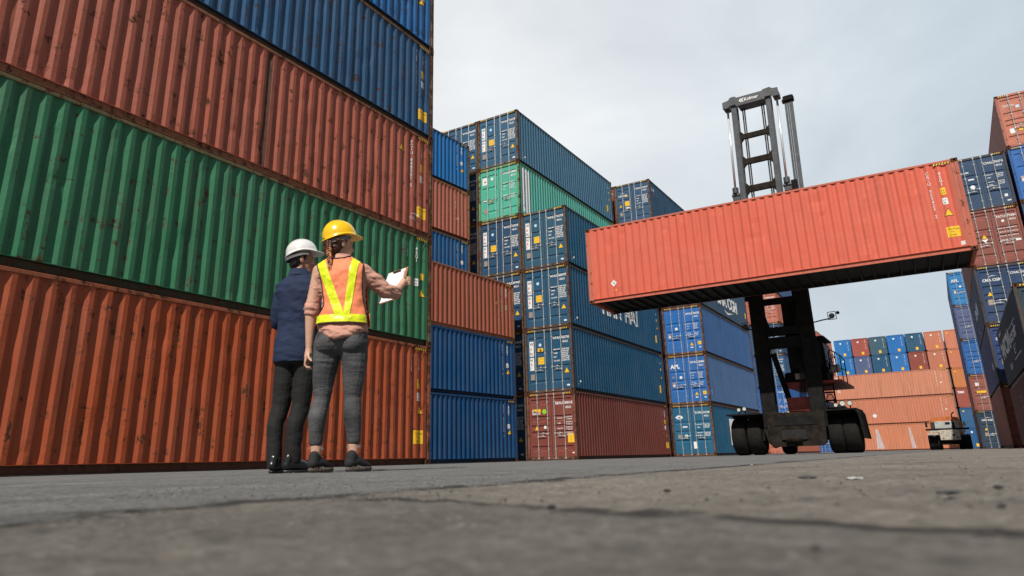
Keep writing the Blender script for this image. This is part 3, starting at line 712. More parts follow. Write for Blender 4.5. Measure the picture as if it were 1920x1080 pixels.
for c in range(6):
    for lv in range(1, 7):
        cc = PC.get((lv, c), (.2, .12, .1))
        lb = f"{NMC[(lv, c)]} container end, {'top' if lv == 6 else 'second'} tier of the far rows, {ORD[5-c]} from the left" if lv >= 5 else 'container hidden low in the far rows behind the orange cross row'
        container(lb, (.7-2.56*c, PY), lv, cc, lod=1 if lv >= 5 else 2, doors=False, hazard=False, rust=.12, frust=.2, group='container ends showing above the orange cross row' if lv >= 5 else 'containers low in the far rows behind the orange cross row', edmarks=em(lo=c % 2) if lv >= 5 else ())
P7 = [((.02, .10, .25), 'deep blue', 'on the ground'), ((.03, .115, .25), 'dull blue', 'second from the ground'), ((.34, .085, .06), 'white lettered brick red', 'third up'), ((.56, .20, .075), 'yellowish orange', 'fourth from the ground'), ((.56, .19, .11), 'salmon', 'fifth from the ground'), ((.60, .215, .13), 'light salmon', 'on the top')]
for k, (cc, nm, ps) in enumerate(P7):
    dm = [('round_sticker', [('circ', -.75, 2.4, .12, YELLOW)]), ('height_label', [('rect', .6, .25, 1.0, .7, YELLOW)])]
    if k == 2: dm = [('logo', [('text', 'tex', -.95, 2.1, .62, WHITE, dict(bold=.03)), ('rect', .3, .3, .8, .55, YELLOW)])]
    if k == 0: dm = em(lo=1)
    container(f'{nm} container end {ps} in the column beside the dark gap', (3.35, PY), k+1, cc, lod=1, doors=False, hazard=False, rust=.12, frust=.2, edmarks=dm, group='container ends in the single far column')

# ---- right hand stacks
IX, IY = 1.6, 69.2
ic = [(.02, .045, .08), (.28, .095, .075), (.022, .12, .36), (.09, .115, .24), (.025, .20, .47)]
il = ['dark navy container on the ground in the narrow column at the far right', 'dull red container with a yellow strip, second from the ground in the far right column', 'blue container in the middle of the narrow far right column', 'greyish violet container with grimy doors in the far right column', 'sky blue container lettered APL on top of the narrow far right column']
for k in range(5):
    st = ['cma3', 'tex', 'none', 'none', 'apl'][k]
    dm = door_marks('CMAU', str(640212+k*71), str(k), st)
    if k == 4: dm = dm+[('logo', [('text', 'APL', -.98, 2.02, .32, WHITE, dict(bold=.03)), ('rect', -.98, 1.98, -.5, 2.0, REDM)])]
    if k == 1: dm = [d for d in dm if d[0] != 'warning_triangle']+[('yellow_strip', [('rect', -.85, 1.42, -.2, 1.6, YELLOW), ('rect', -.85, 2.0, -.6, 2.25, WHITE)])]
    container(il[k], (IX, IY), k+1, ic[k], anchor='lf', door='B' if k else 'A', dmarks=dm, rust=.2, frust=.5)
JX, JY = 2.13, 41.1
jc = [(.25, .075, .05), (.022, .052, .16), (.020, .050, .125), (.26, .075, .055), (.022, .060, .13)]
jl = ['brown container on the ground whose side shows between the right hand stacks', 'deep blue container second from the ground whose side shows between the right hand stacks', 'navy container with a yellow triangle on its doors, just below the raised red one',
      'brown red container with silver lock rods, behind the right end of the raised red one', 'navy container with a round white sticker, beside the upper right corner of the raised one']
for k in range(5):
    st = ['tex', 'cma3', 'cma3', 'tex', 'cma2'][k]; num = ['553310', '700114', '701855', '679680', '470371'][k]; own = ['FSCU', 'CMAU', 'CMAU', 'FSCU', 'CMAU'][k]
    wm = [('big_lettering', [('text', 'CMA CGM', -1.5, 1.3, .8, WHITE, dict(bold=.02)), ('vtext', 'CMAU', 3.6, 2.4, .16, WHITE), ('text', 'CMA CGM', -1.4, .5, .3, WHITE)])] if k == 2 else [('white_label', [('poly', [(3.9, 1.3), (4.3, 1.1), (4.2, .8), (3.8, 1.0)], WHITE, 0)])] if k == 1 else ()
    container(jl[k], (JX, JY), k+1, jc[k], anchor='lf', door='B' if k != 4 else 'C', dmarks=door_marks(own, num, '09'[k % 2], st), wmarks=wm, rust=.3, frust=.6, frame=[v*.8 for v in jc[k]] if k not in (1, 2, 4) else (.05, .05, .06))
MC_ = [(.03, .08, .2)]*4+[(.020, .13, .42), (.50, .17, .11)]
for k in range(6):
    container(['container low in the column beside the brown and navy doors', 'bright blue container under the topmost salmon one at the right edge', 'salmon container topping the right hand stacks against the sky'][max(0, k-3)], (JX+WID+.10, JY-.25), k+1, MC_[k], anchor='lf', lod=2 if k < 3 else 0,
              door='B' if k == 5 else 'A', dmarks=door_marks('TRLU', '720114', '2', 'hapag' if k == 5 else 'apl'), rust=.25, frust=.6, group='containers low in the column at the right edge' if k < 4 else None)
KX, KY = 2.40, 27.75
container('dark maroon container on the ground at the right edge', (KX, KY), 1, (.13, .042, .034), anchor='lf', H=STD, rust=.35, frust=.6, door='A',
          wmarks=[('side_text', [('vtext', 'MOAU 45', -1.0, 1.9, .16, WHITE), ('rect', 4.6, .35, 4.7, .6, WHITE), ('rect', -3.0, 2.0, -2.93, 2.06, WHITE)])])
container('near black blue container with large worn white lettering on its side at the right edge', (KX, KY), 2, (.020, .040, .062), anchor='lf', H=STD, rust=.35, frust=.6, door='B',
          dmarks=door_marks('CMAU', '402210', '8', 'cma3', H=STD), frame=(.05, .045, .04),
          wmarks=[('big_lettering', [('text', 'WCM', -5.3, 1.25, .95, WHITE, dict(cond=2.3, bold=.05)), ('text', 'conair', .45, 1.30, .72, WHITE, dict(cond=1.65, bold=.01)), ('text', 'ET', 1.1, .84, .45, WHITE, dict(cond=1.7, spacing=1.6)), ('rect', .7, 1.80, 3.9, 1.84, WHITE), ('rect', .4, .66, 3.9, .70, WHITE),
                                     ('text', 'TGHU 402210 8', -5.2, 2.25, .2, WHITE, dict(bold=.02, cond=1.2)), ('text', '22G1 CN', -2.4, .55, .26, WHITE, dict(bold=.03, cond=1.2))])])

# ---- the container in the air, carried by the lift truck
SX, SY, SZ, SYAW = -10.711, 23.150, 5.538, .0373
r = container('large orange red container held in the air by the lift truck', (0, 0), 1, (.64, .125, .075), lod=0, dents=21, rr=.056, sides=1, rust=.12, frust=.55, door='A', frame=(.50, .13, .08),
          marks=side_marks('CAIU 955423 2', tri=(.52, 1.25), un=.86, uc=.54, ztop=2.5, lh=.115, upl=.50)+[('diamond_sign', [('poly', [(-HL+.88, .66), (-HL+1.0, .80), (-HL+1.12, .66), (-HL+1.0, .52)], WHITE, 0), ('circ', -HL+1.0, .66, .03, BLACK), ('rect', -HL+1.05, .36, -HL+1.10, .42, YELLOW)]), ('white_label', [('rect', HL-.38, .20, HL-.28, .32, WHITE)])])
lx = SX+math.cos(SYAW)*LEN/2-math.sin(SYAW)*WID/2; ly = SY+math.sin(SYAW)*LEN/2+math.cos(SYAW)*WID/2
r.location = (lx, ly, SZ-.024); r.rotation_euler = (R_(.22), 0, SYAW-math.pi/2)
SUSP = r
m = MB(); m.box(HL-.285, HL-.172, -.004, .03, .155, HC-.08, P_POST, bev=.004); put('reinforcing_plate', m.mesh('reinforcing_plate'), r, (WID/2-.012, 0, 0), (.46, .12, .075, .30), math.pi/2)
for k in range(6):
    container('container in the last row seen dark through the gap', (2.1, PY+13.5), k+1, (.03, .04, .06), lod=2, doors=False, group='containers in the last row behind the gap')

# ------------------------------------------------------------------ ground
def ground_material():
    m, nt, b = nodes_of('yard_surface'); L = nt.links
    g = N(nt, 'ShaderNodeNewGeometry'); P = g.outputs['Position']
    sp = N(nt, 'ShaderNodeSeparateXYZ'); L.new(P, sp.inputs[0])
    def noise(scale, detail=5.0, rough=.6, v=P):
        n = N(nt, 'ShaderNodeTexNoise', i_Scale=float(scale), i_Detail=float(detail), i_Roughness=rough); L.new(v, n.inputs['Vector']); return n.outputs['Fac']
    wob = math_(nt, 'MULTIPLY', math_(nt, 'SUBTRACT', noise(3.0, 6), .5), .16)
    wob2 = math_(nt, 'MULTIPLY', math_(nt, 'SUBTRACT', noise(16.0, 4), .5), .035)
    xw = math_(nt, 'ADD', math_(nt, 'ADD', sp.outputs[0], wob), wob2)
    # slab joint running along the lane at x = -0.86, asphalt to the left of it
    side = math_(nt, 'MULTIPLY', math_(nt, 'SUBTRACT', -.86, xw), 60.0, clamp=True)
    big = noise(.35, 4); mid = noise(2.6, 10, .72); fine = noise(48, 8, .78); grit = noise(320, 3, .6)
    ra = ramp(nt, .3, .72, (.088, .090, .092, 1), (.205, .204, .200, 1)); L.new(mid, ra.inputs[0])
    rc = ramp(nt, .3, .72, (.108, .098, .085, 1), (.255, .230, .198, 1)); L.new(mid, rc.inputs[0])
    base = mixc(nt, side, rc.outputs[0], ra.outputs[0])
    near = math_(nt, 'MULTIPLY', math_(nt, 'SUBTRACT', .56, math_(nt, 'ADD', math_(nt, 'ADD', sp.outputs[1], math_(nt, 'MULTIPLY', sp.outputs[0], .34)), math_(nt, 'MULTIPLY', wob, 1.0))), 40.0, clamp=True)
    rn = ramp(nt, .3, .72, (.090, .082, .073, 1), (.205, .188, .166, 1)); L.new(mid, rn.inputs[0])
    base = mixc(nt, math_(nt, 'MULTIPLY', near, math_(nt, 'SUBTRACT', 1.0, side)), base, rn.outputs[0])
    # stains
    st = ramp(nt, .50, .70); L.new(noise(1.1, 7, .7), st.inputs[0])
    base = mixc(nt, math_(nt, 'MULTIPLY', st.outputs[0], .45), base, (.085, .078, .070, 1))
    st2 = ramp(nt, .58, .64); L.new(noise(9, 5, .6), st2.inputs[0])
    base = mixc(nt, math_(nt, 'MULTIPLY', st2.outputs[0], .35), base, (.07, .065, .06, 1))
    gr = ramp(nt, .30, .72, (.42, .42, .42, 1), (1.62, 1.60, 1.55, 1)); L.new(fine, gr.inputs[0])
    base = mixc(nt, 1.0, base, gr.outputs[0], 'MULTIPLY')
    # aggregate stones
    vo = N(nt, 'ShaderNodeTexVoronoi', i_Scale=75.0); L.new(P, vo.inputs['Vector'])
    vr = ramp(nt, .18, .34, (1, 1, 1, 1), (0, 0, 0, 1)); L.new(vo.outputs['Distance'], vr.inputs[0])
    hs = N(nt, 'ShaderNodeSeparateColor'); L.new(vo.outputs['Color'], hs.inputs[0])
    pick = math_(nt, 'MULTIPLY', math_(nt, 'GREATER_THAN', hs.outputs[0], .52), vr.outputs[0])
    stone = ramp(nt, 0, 1, (.08, .078, .075, 1), (.46, .44, .40, 1)); L.new(hs.outputs[1], stone.inputs[0])
    base = mixc(nt, math_(nt, 'MULTIPLY', pick, .45), base, stone.outputs[0])
    # joint line and cracks
    d1 = math_(nt, 'ABSOLUTE', math_(nt, 'ADD', xw, .86))
    c1 = math_(nt, 'MULTIPLY', math_(nt, 'SUBTRACT', 1.0, math_(nt, 'MULTIPLY', d1, 30.0), clamp=True), ramp_(nt, noise(2.6, 4), .38, .48))
    yw = math_(nt, 'ADD', math_(nt, 'ADD', sp.outputs[1], math_(nt, 'MULTIPLY', sp.outputs[0], .34)), math_(nt, 'MULTIPLY', wob, 1.0))
    d2 = math_(nt, 'ABSOLUTE', math_(nt, 'SUBTRACT', yw, .56))
    onr = math_(nt, 'GREATER_THAN', sp.outputs[0], -.80)
    c2 = math_(nt, 'MULTIPLY', math_(nt, 'MULTIPLY', math_(nt, 'SUBTRACT', 1.0, math_(nt, 'MULTIPLY', d2, 70.0), clamp=True), onr), ramp_(nt, noise(4.0, 4), .44, .56))
    c3_ = math_(nt, 'MULTIPLY', math_(nt, 'SUBTRACT', 1.0, math_(nt, 'MULTIPLY', d1, 12.0), clamp=True), ramp_(nt, noise(4.2, 5), .44, .49))
    c4_ = math_(nt, 'MULTIPLY', math_(nt, 'MULTIPLY', math_(nt, 'SUBTRACT', 1.0, math_(nt, 'MULTIPLY', d2, 26.0), clamp=True), onr), ramp_(nt, noise(6.5, 5), .46, .52))
    crk = math_(nt, 'MAXIMUM', math_(nt, 'MAXIMUM', c1, c2), math_(nt, 'MULTIPLY', math_(nt, 'MAXIMUM', c3_, c4_), 1.6, clamp=True))
    base = mixc(nt, math_(nt, 'MULTIPLY', crk, .95), base, (.030, .027, .025, 1))
    L.new(base, b.inputs['Base Color'])
    b.inputs['Roughness'].default_value = .88; b.inputs['Specular IOR Level'].default_value = .3
    h = math_(nt, 'ADD', math_(nt, 'MULTIPLY', fine, .6), math_(nt, 'ADD', math_(nt, 'MULTIPLY', grit, .25), math_(nt, 'MULTIPLY', pick, .35)))
    h = math_(nt, 'SUBTRACT', h, math_(nt, 'MULTIPLY', crk, 1.2))
    bp = N(nt, 'ShaderNodeBump'); bp.inputs['Strength'].default_value = 1.0; bp.inputs['Distance'].default_value = .009
    L.new(h, bp.inputs['Height']); L.new(bp.outputs[0], b.inputs['Normal'])
    return m
def ramp_(nt, src, a, b):
    r = ramp(nt, a, b); nt.links.new(src, r.inputs[0]); return r.outputs[0]
def vnoise(x, y, seed):
    rs = np.random.RandomState(seed); T = rs.rand(256, 256)
    xi = np.floor(x).astype(int); yi = np.floor(y).astype(int); fx = x-xi; fy = y-yi
    fx = fx*fx*(3-2*fx); fy = fy*fy*(3-2*fy)
    a = T[xi % 256, yi % 256]; b = T[(xi+1) % 256, yi % 256]; c = T[xi % 256, (yi+1) % 256]; d = T[(xi+1) % 256, (yi+1) % 256]
    return (a*(1-fx)+b*fx)*(1-fy)+(c*(1-fx)+d*fx)*fy-.5
def axis(lo, hi, c0, c1, fine, grow):
    """coordinates fine between c0 and c1, growing outward to lo / hi"""
    xs = list(np.arange(c0, c1, fine)); s = fine; x = xs[-1]
    while x < hi: s *= grow; x += s; xs.append(x)
    s = fine; x = c0; pre = []
    while x > lo: s *= grow; x -= s; pre.append(x)
    return np.array(pre[::-1]+xs)
gx = axis(-1500, 1500, -1.9, .35, .0048, 1.045); gy = axis(-300, 2500, .08, 1.9, .0048, 1.045)
X, Y = np.meshgrid(gx, gy, indexing='ij'); 
rr = np.hypot(X, Y)
Z = np.zeros_like(X)
for sc_, am, sd_ in ((1.3, .0035, 1), (7, .0022, 2), (31, .0030, 3), (95, .0016, 4)):
    lim = np.clip(1.5-rr*sc_/260, 0, 1) if sc_ > 2 else np.clip(1.6-rr/9, 0, 1)
    Z += am*lim*vnoise(X*sc_+500, Y*sc_+500, sd_)
jx = X+.86+.03*vnoise(X*0+3, Y*4+9, 7)
Z -= .006*np.exp(-(jx/.012)**2)*(rr < 12)
Z -= .0020
n1, n2 = X.shape
idx = np.arange(n1*n2).reshape(n1, n2)
F = np.stack([idx[:-1, :-1], idx[1:, :-1], idx[1:, 1:], idx[:-1, 1:]], -1).reshape(-1, 4)
me = bpy.data.meshes.new('ground'); me.vertices.add(n1*n2); me.loops.add(F.size); me.polygons.add(len(F))
me.vertices.foreach_set('co', np.stack([X, Y, Z], -1).astype(np.float32).ravel())
me.loops.foreach_set('vertex_index', F.ravel().astype(np.int32)); me.polygons.foreach_set('loop_start', np.arange(0, F.size, 4, dtype=np.int32))
me.update(); me.validate(); me.polygons.foreach_set('use_smooth', [True]*len(me.polygons))
me.materials.append(ground_material()); struct(put('ground', me))

# ------------------------------------------------------------------ lift truck
STEEL = plain('mast_charcoal_paint', (.070, .076, .082), .42, var=.3, scale=3, bump=.004, bscale=12)
DARKP = plain('chassis_dark_paint', (.011, .010, .0095), .8, spec=.15, var=.5, scale=4, bump=.006, bscale=9)
WORN = plain('worn_mast_steel', (.017, .013, .010), .8, spec=.15, var=.75, scale=5, bump=.006, bscale=14)
TREDR = plain('truck_red_paint', (.30, .035, .022), .5, var=.35, scale=4)
RUBBER = plain('tyre_rubber', (.013, .0115, .0105), .9, spec=.2, var=.35, scale=6, bump=.006, bscale=22)
DUSTY = plain('dusty_rim_paint', (.14, .11, .075), .7, var=.4, scale=8)
CHROME = plain('chromed_rod', (.68, .69, .70), .28, metal=.35, var=.06)
CHAIN = plain('greased_chain', (.045, .032, .022), .55, metal=.4, var=.5, scale=40, bump=.01, bscale=60)
GLASS = plain('cab_glass', (.03, .04, .045), .06, var=.2, spec=.9)
LGREY = plain('light_grey_paint', (.42, .41, .38), .5, var=.25, scale=6)
LAMP = plain('lamp_lens', (.55, .56, .52), .15, var=.1)
HOSE = plain('hydraulic_hose', (.010, .010, .011), .4)
TX, TY = -4.64, 27.0
lt = thing('lift_truck', 'huge dark container lift truck with a tall mast, facing the camera on dual tyres', 'lift truck', (TX, TY, 0))
def lp(x, y, z): return (x-TX, y-TY, z)
class LB(MB):
    def wbox(s, x0, x1, y0, y1, z0, z1, mat, bev=.012, lean=0.0):
        o = len(s.v); s.box(x0-TX, x1-TX, y0-TY, y1-TY, z0, z1, mat, bev=bev)
        if lean:
            for i in range(o, len(s.v)):
                v = s.v[i]; s.v[i] = (v[0]+lean*(v[2]-11.5), v[1], v[2])
        return s
LEAN = .022
m = LB()
for x0, x1 in ((-5.36, -5.15), (-4.05, -3.86)):
    m.wbox(x0, x1, 25.78, 25.86, 8.2, 13.46, STEEL, lean=LEAN); m.wbox(x0, x1, 26.06, 26.14, 8.2, 13.40, STEEL, lean=LEAN)
    xm = x0+.05 if x0 < -5 else x1-.11
    m.wbox(xm, xm+.06, 25.862, 26.058, 8.2, 13.42, STEEL, bev=0, lean=LEAN)
put('inner_mast', m.mesh('inner_mast', fix=True), lt)
for z0, z1 in ((11.73, 11.95), (10.67, 10.91), (9.54, 9.80)):
    m = LB(); m.wbox(-5.148, -4.052, 25.90, 26.0, z0, z1, WORN, lean=LEAN)
    for sx, xe in ((1, -5.148), (-1, -4.052)):
        for k in range(3):
            w_ = .11-.035*k
            m.wbox(min(xe, xe+sx*w_), max(xe, xe+sx*w_), 25.91, 25.99, z1+.04*k, z1+.04*(k+1), WORN, bev=0, lean=LEAN)
            m.wbox(min(xe, xe+sx*w_), max(xe, xe+sx*w_), 25.91, 25.99, z0-.04*(k+1), z0-.04*k, WORN, bev=0, lean=LEAN)
    put('cross_member', m.mesh('cross_member'), lt)
m = LB(); hb = LEAN*1.8
poly = [(-5.66+hb, 13.10), (-5.44+hb, 13.10), (-5.40+hb, 13.17), (-5.16+hb, 13.17), (-5.15+hb, 13.09), (-4.06+hb, 13.09), (-4.05+hb, 13.17), (-3.80+hb, 13.17), (-3.74+hb, 13.10), (-3.55+hb, 13.10),
        (-3.55+hb, 13.42), (-3.74+hb, 13.44), (-3.84+hb, 13.52), (-4.08+hb, 13.50), (-4.14+hb, 13.45), (-5.10+hb, 13.45), (-5.15+hb, 13.52), (-5.34+hb, 13.52), (-5.42+hb, 13.42), (-5.66+hb, 13.38)]
m.prism([(x-TX, z) for x, z in poly], 25.70-TY, 25.775-TY, STEEL)
m.wbox(-5.14+hb, -4.08+hb, 25.776, 26.5, 13.20, 13.30, STEEL); m.wbox(-5.66+hb, -5.42+hb, 25.776, 26.2, 13.12, 13.34, STEEL); m.wbox(-3.78+hb, -3.55+hb, 25.776, 26.2, 13.12, 13.34, STEEL)
beam = put('top_beam', m.mesh('top_beam'), lt)
it = [('text', 'Kalmar', .20, .02, .185, WHITE, dict(bold=.02, cond=1.0))]
for k in (0, 1):
    x = .0+k*.080; it.append(('poly', [(x, .08), (x+.07, .16), (x+.115, .16), (x+.060, .08), (x+.115, 0), (x+.07, 0)], WHITE, 1))
lm = decal_mesh('maker_logo', it); put('maker_logo', lm, beam, lp(-5.02+hb, 25.698, 13.20))
for i, x in enumerate((-5.545, -3.665)):
    m = MB(); m.cyl(lp(x+hb, 26.0, 13.11), lp(x-.055, 26.0, 9.7), .042, n=14, mat=CHROME); put('lift_rod', m.mesh('lift_rod', smooth=True), lt)
    m = MB(); m.cyl(lp(x-.055, 26.0, 9.72), lp(x-.15, 26.0, 5.4), .085, n=14, mat=DARKP)
    m.cyl(lp(x-.05, 26.0, 9.84), lp(x-.055, 26.0, 9.62), .115, n=14, mat=STEEL); m.cyl(lp(x-.20, 26.0, 9.55), lp(x+.10, 26.0, 9.55), .07, n=12, mat=STEEL)
    m.box(x-TX-.17, x-TX+.10, -1.1, -.9, 9.30, 9.46, STEEL, bev=.01)
    put('lift_cylinder', m.mesh('lift_cylinder'), lt)
for x in (-4.92, -4.19):
    m = MB()
    for dx in (-.035, .035):
        zz = 13.12
        while zz > 8.3:
            a = (13.12-zz)*-.022; m.box(x+dx+a-TX-.022, x+dx+a-TX+.022, 26.1-TY-.03, 26.1-TY+.03, zz-.055, zz-.012, CHAIN); zz -= .062
    put('lift_chain', m.mesh('lift_chain', fix=False), lt)
m = LB()
for k, (xa, xb) in enumerate(((-3.42, -3.36), (-3.33, -3.29), (-3.26, -3.13))):
    m.add([lp(xa, 26.3, 13.2), lp(xb, 26.3, 13.2), lp(xb, 26.45, 13.2), lp(xa, 26.45, 13.2), lp(xa-.13, 26.3, 8.4), lp(xb-.13, 26.3, 8.4), lp(xb-.13, 26.45, 8.4), lp(xa-.13, 26.45, 8.4)],
          [(0, 3, 2, 1), (4, 5, 6, 7), (0, 1, 5, 4), (1, 2, 6, 5), (2, 3, 7, 6), (3, 0, 4, 7)], STEEL)
m.wbox(-3.46, -3.08, 26.22, 26.5, 13.02, 13.25, DARKP, bev=.03); m.wbox(-3.50, -3.42, 26.2, 26.4, 12.98, 13.10, DARKP)
m.wbox(-3.60, -3.40, 26.1, 26.3, 9.2, 9.75, DARKP)
put('hose_track', m.mesh('hose_track'), lt)
# outer mast
m = LB()
for x0, x1 in ((-5.70, -5.22), (-4.10, -3.62)):
    m.wbox(x0, x1, 26.15, 26.24, .85, 9.1, DARKP, bev=.02); m.wbox(x0, x1, 26.46, 26.55, 1.2, 9.1, DARKP, bev=.02)
    xm = x0+.03 if x0 < -5 else x1-.12
    m.wbox(xm, xm+.09, 26.242, 26.458, .9, 9.1, DARKP, bev=0)
m.prism([(-5.70-TX, .85), (-5.22-TX, 1.3), (-5.22-TX, .30), (-5.44-TX, .22), (-5.60-TX, .40)], -.85, -.5, WORN)
put('outer_mast', m.mesh('outer_mast'), lt)
for z0, z1, x0, x1 in ((5.22, 5.44, -5.22, -4.10), (4.08, 4.38, -5.22, -4.10), (3.62, 4.02, -5.22, -4.10), (7.3, 7.6, -5.22, -4.10)):
    m = LB(); m.wbox(x0, x1, 26.2, 26.42, z0, z1, DARKP)
    if z0 in (4.08,):
        for sx, xe in ((1, -5.22), (-1, -4.10)):
            m.prism([(xe-TX, 4.38), (xe+sx*.14-TX, 4.38), (xe-TX, 4.9)], 26.22-TY, 26.4-TY, DARKP)
    put('cross_member', m.mesh('cross_member'), lt)
m = LB(); m.prism([(x-TX, z) for x, z in ((-5.56, 1.42), (-5.52, .36), (-5.40, .26), (-3.84, .26), (-3.70, .36), (-3.66, 1.36), (-3.9, 1.42), (-4.3, 1.38), (-5.0, 1.38), (-5.2, 1.42))], 25.95-TY, 26.14-TY, WORN)
m.wbox(-5.3, -3.9, 25.93, 25.949, .95, 1.25, DARKP, bev=.005)
# lower opening: raised black block painted in as recess shade, with a cylinder
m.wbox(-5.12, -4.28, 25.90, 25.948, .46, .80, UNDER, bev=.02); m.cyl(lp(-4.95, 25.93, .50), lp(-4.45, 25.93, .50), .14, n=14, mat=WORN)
put('mast_foot', m.mesh('mast_foot'), lt)
m = LB(); m.wbox(-4.92, -3.98, 26.7, 28.6, 1.42, 1.92, TREDR, bev=.03); put('hydraulic_tank', m.mesh('hydraulic_tank'), lt)
m = LB(); m.wbox(-5.0, -4.25, 27.3, 28.2, 2.50, 2.86, DARKP, bev=.05); m.wbox(-4.62, -4.30, 27.2, 27.3, 2.58, 2.80, LGREY, bev=.02); put('engine_cover', m.mesh('engine_cover'), lt)
m = LB(); m.wbox(-4.66, -4.08, 26.6, 27.6, 2.9, 5.3, DARKP, bev=.03); put('carriage_frame', m.mesh('carriage_frame'), lt)
m = MB(); m.cyl(lp(-5.15, 26.6, 3.5), lp(-4.85, 27.6, 1.2), .10, n=12, mat=DARKP); m.cyl(lp(-5.22, 26.5, 4.0), lp(-5.15, 26.6, 3.5), .06, n=12, mat=CHROME); put('tilt_cylinder', m.mesh('tilt_cylinder', smooth=False), lt)
m = LB()
for k in range(5): m.tube([lp(-4.05-.03*k, 26.62, 8.8), lp(-4.10-.03*k, 26.64, 5.2), lp(-4.15-.04*k, 26.66, 3.0), lp(-4.3-.05*k, 26.9, 1.9)], .018, 6, HOSE)
put('hoses', m.mesh('hoses', smooth=True), lt)
# chassis, counterweight
m = LB(); m.wbox(-5.45, -3.85, 26.6, 33.9, .55, 1.35, DARKP, bev=.04); m.wbox(-6.1, -3.1, 27.1, 27.5, .45, .95, DARKP, bev=.05); put('chassis', m.mesh('chassis'), lt)
m = LB(); m.wbox(-5.6, -3.9, 33.4, 35.2, .75, 2.0, DARKP, bev=.12); put('counterweight', m.mesh('counterweight'), lt)
def wheel(parent, name, cx, cy, r, w, n=36, rimr=.56):
    """axle along x"""
    m = MB(); prof = [(-.5, rimr), (-.5, .88), (-.44, .955), (-.36, .99), (0, 1.0), (.36, .99), (.44, .955), (.5, .88), (.5, rimr)]
    vs = []
    for a, b in prof:
        for k in range(n):
            t = 2*math.pi*k/n; vs.append((cx-TX+a*w, cy-TY+b*r*math.cos(t), r+b*r*math.sin(t)))
    p_ = len(prof); fs = [(j*n+k, j*n+(k+1) % n, (j+1)*n+(k+1) % n, (j+1)*n+k) for j in range(p_-1) for k in range(n)]
    m.add(vs, fs, RUBBER)
    o = put(name, m.mesh('wheel', smooth=True), parent)
    m = MB()
    for sx in (-1, 1):
        x = cx-TX+sx*w*.47; xi = cx-TX+sx*w*.18
        m.tube([(x, cy-TY, r), (xi, cy-TY, r)], [rimr*r*1.0, rimr*r*.86], n, DUSTY, caps=False); m.tube([(xi, cy-TY, r), (xi+.001*sx, cy-TY, r)], [rimr*r*.86, .02], n, DUSTY, caps=False)
        for k in range(8):
            t = 2*math.pi*k/8; m.cyl((xi, cy-TY+rimr*r*.5*math.cos(t), r+rimr*r*.5*math.sin(t)), (xi+sx*.04, cy-TY+rimr*r*.5*math.cos(t), r+rimr*r*.5*math.sin(t)), .025, n=6, mat=DUSTY)
    m.cyl((cx-TX-w*.3, cy-TY, r), (cx-TX+w*.3, cy-TY, r), .16*r/.6, n=14, mat=DUSTY)
    put('rim', m.mesh('rim'), o)
    return o
for cx in (-6.76, -6.20, -3.50, -3.00): wheel(lt, 'wheel', cx, 27.3, .66, .50)
for cx in (-6.22, -3.95): wheel(lt, 'wheel', cx, 33.0, .58, .50)
for sx, x0, x1 in ((-1, -7.02, -5.86), (1, -3.78, -2.70)):
    m = LB(); m.wbox(x0, x1, 26.35, 28.3, 1.38, 1.44, DARKP, bev=.01)
    xo = x0 if sx < 0 else x1
    if sx > 0:
        m.prism([(x1-TX-.02, 1.44), (x1-TX+.06, 1.30), (x1-TX+.13, .45), (x1-TX+.10, .45), (x1-TX+.02, 1.25), (x1-TX-.06, 1.38)], 26.35-TY, 28.3-TY, DARKP)
    m.wbox(x0+.1, x1-.1, 26.8, 28.0, 1.30, 1.38, DARKP)
    put('fender', m.mesh('fender'), lt)
def lamp(x, y, z, r=.09, bracket=None):
    m = MB(); m.cyl(lp(x, y-.05, z), lp(x, y+.07, z), r, r*.7, n=14, mat=DARKP); m.cyl(lp(x, y-.056, z), lp(x, y-.051, z), r*.82, n=14, mat=LAMP)
    m.box(x-TX-.02, x-TX+.02, y-TY-.01, y-TY+.03, z-r-.10, z-r+.01, DARKP)
    return put('work_lamp', m.mesh('work_lamp', fix=False), lt)
lamp(-6.35, 26.4, 1.60, .075); lamp(-6.56, 26.45, 1.58, .07); lamp(-3.10, 26.4, 1.60, .095); lamp(-2.88, 26.45, 1.60, .085); lamp(-3.32, 26.45, 1.56, .07)
def arm_lamp(xa, xb, z, yy=26.25):
    m = MB(); m.tube([lp(xa, yy, z-.05), lp((xa+xb)/2, yy, z), lp(xb, yy, z+.03)], .022, 8, DARKP)
    s = 1 if xb > xa else -1
    cx = xb+s*.05
    for a in ((-.13, -.13, .13, -.13), (.13, -.13, .13, .13), (.13, .13, -.13, .13), (-.13, .13, -.13, -.13)):
        m.tube([lp(cx+a[0], yy, z+.12+a[1]), lp(cx+a[2], yy, z+.12+a[3])], .012, 6, DARKP)
    m.cyl(lp(cx, yy-.06, z+.10), lp(cx, yy+.08, z+.10), .095, .06, n=14, mat=DARKP); m.cyl(lp(cx, yy-.066, z+.10), lp(cx, yy-.061, z+.10), .07, n=14, mat=GLASS)
    if s > 0:
        m.cyl(lp(cx+.20, yy-.02, z+.20), lp(cx+.20, yy+.03, z+.20), .055, n=12, mat=DARKP); m.tube([lp(cx+.1, yy, z+.15), lp(cx+.2, yy, z+.20)], .012, 6, DARKP)
    put('lamp_arm', m.mesh('lamp_arm'), lt)
arm_lamp(-3.62, -3.02, 4.45); arm_lamp(-5.70, -5.86, 4.42)
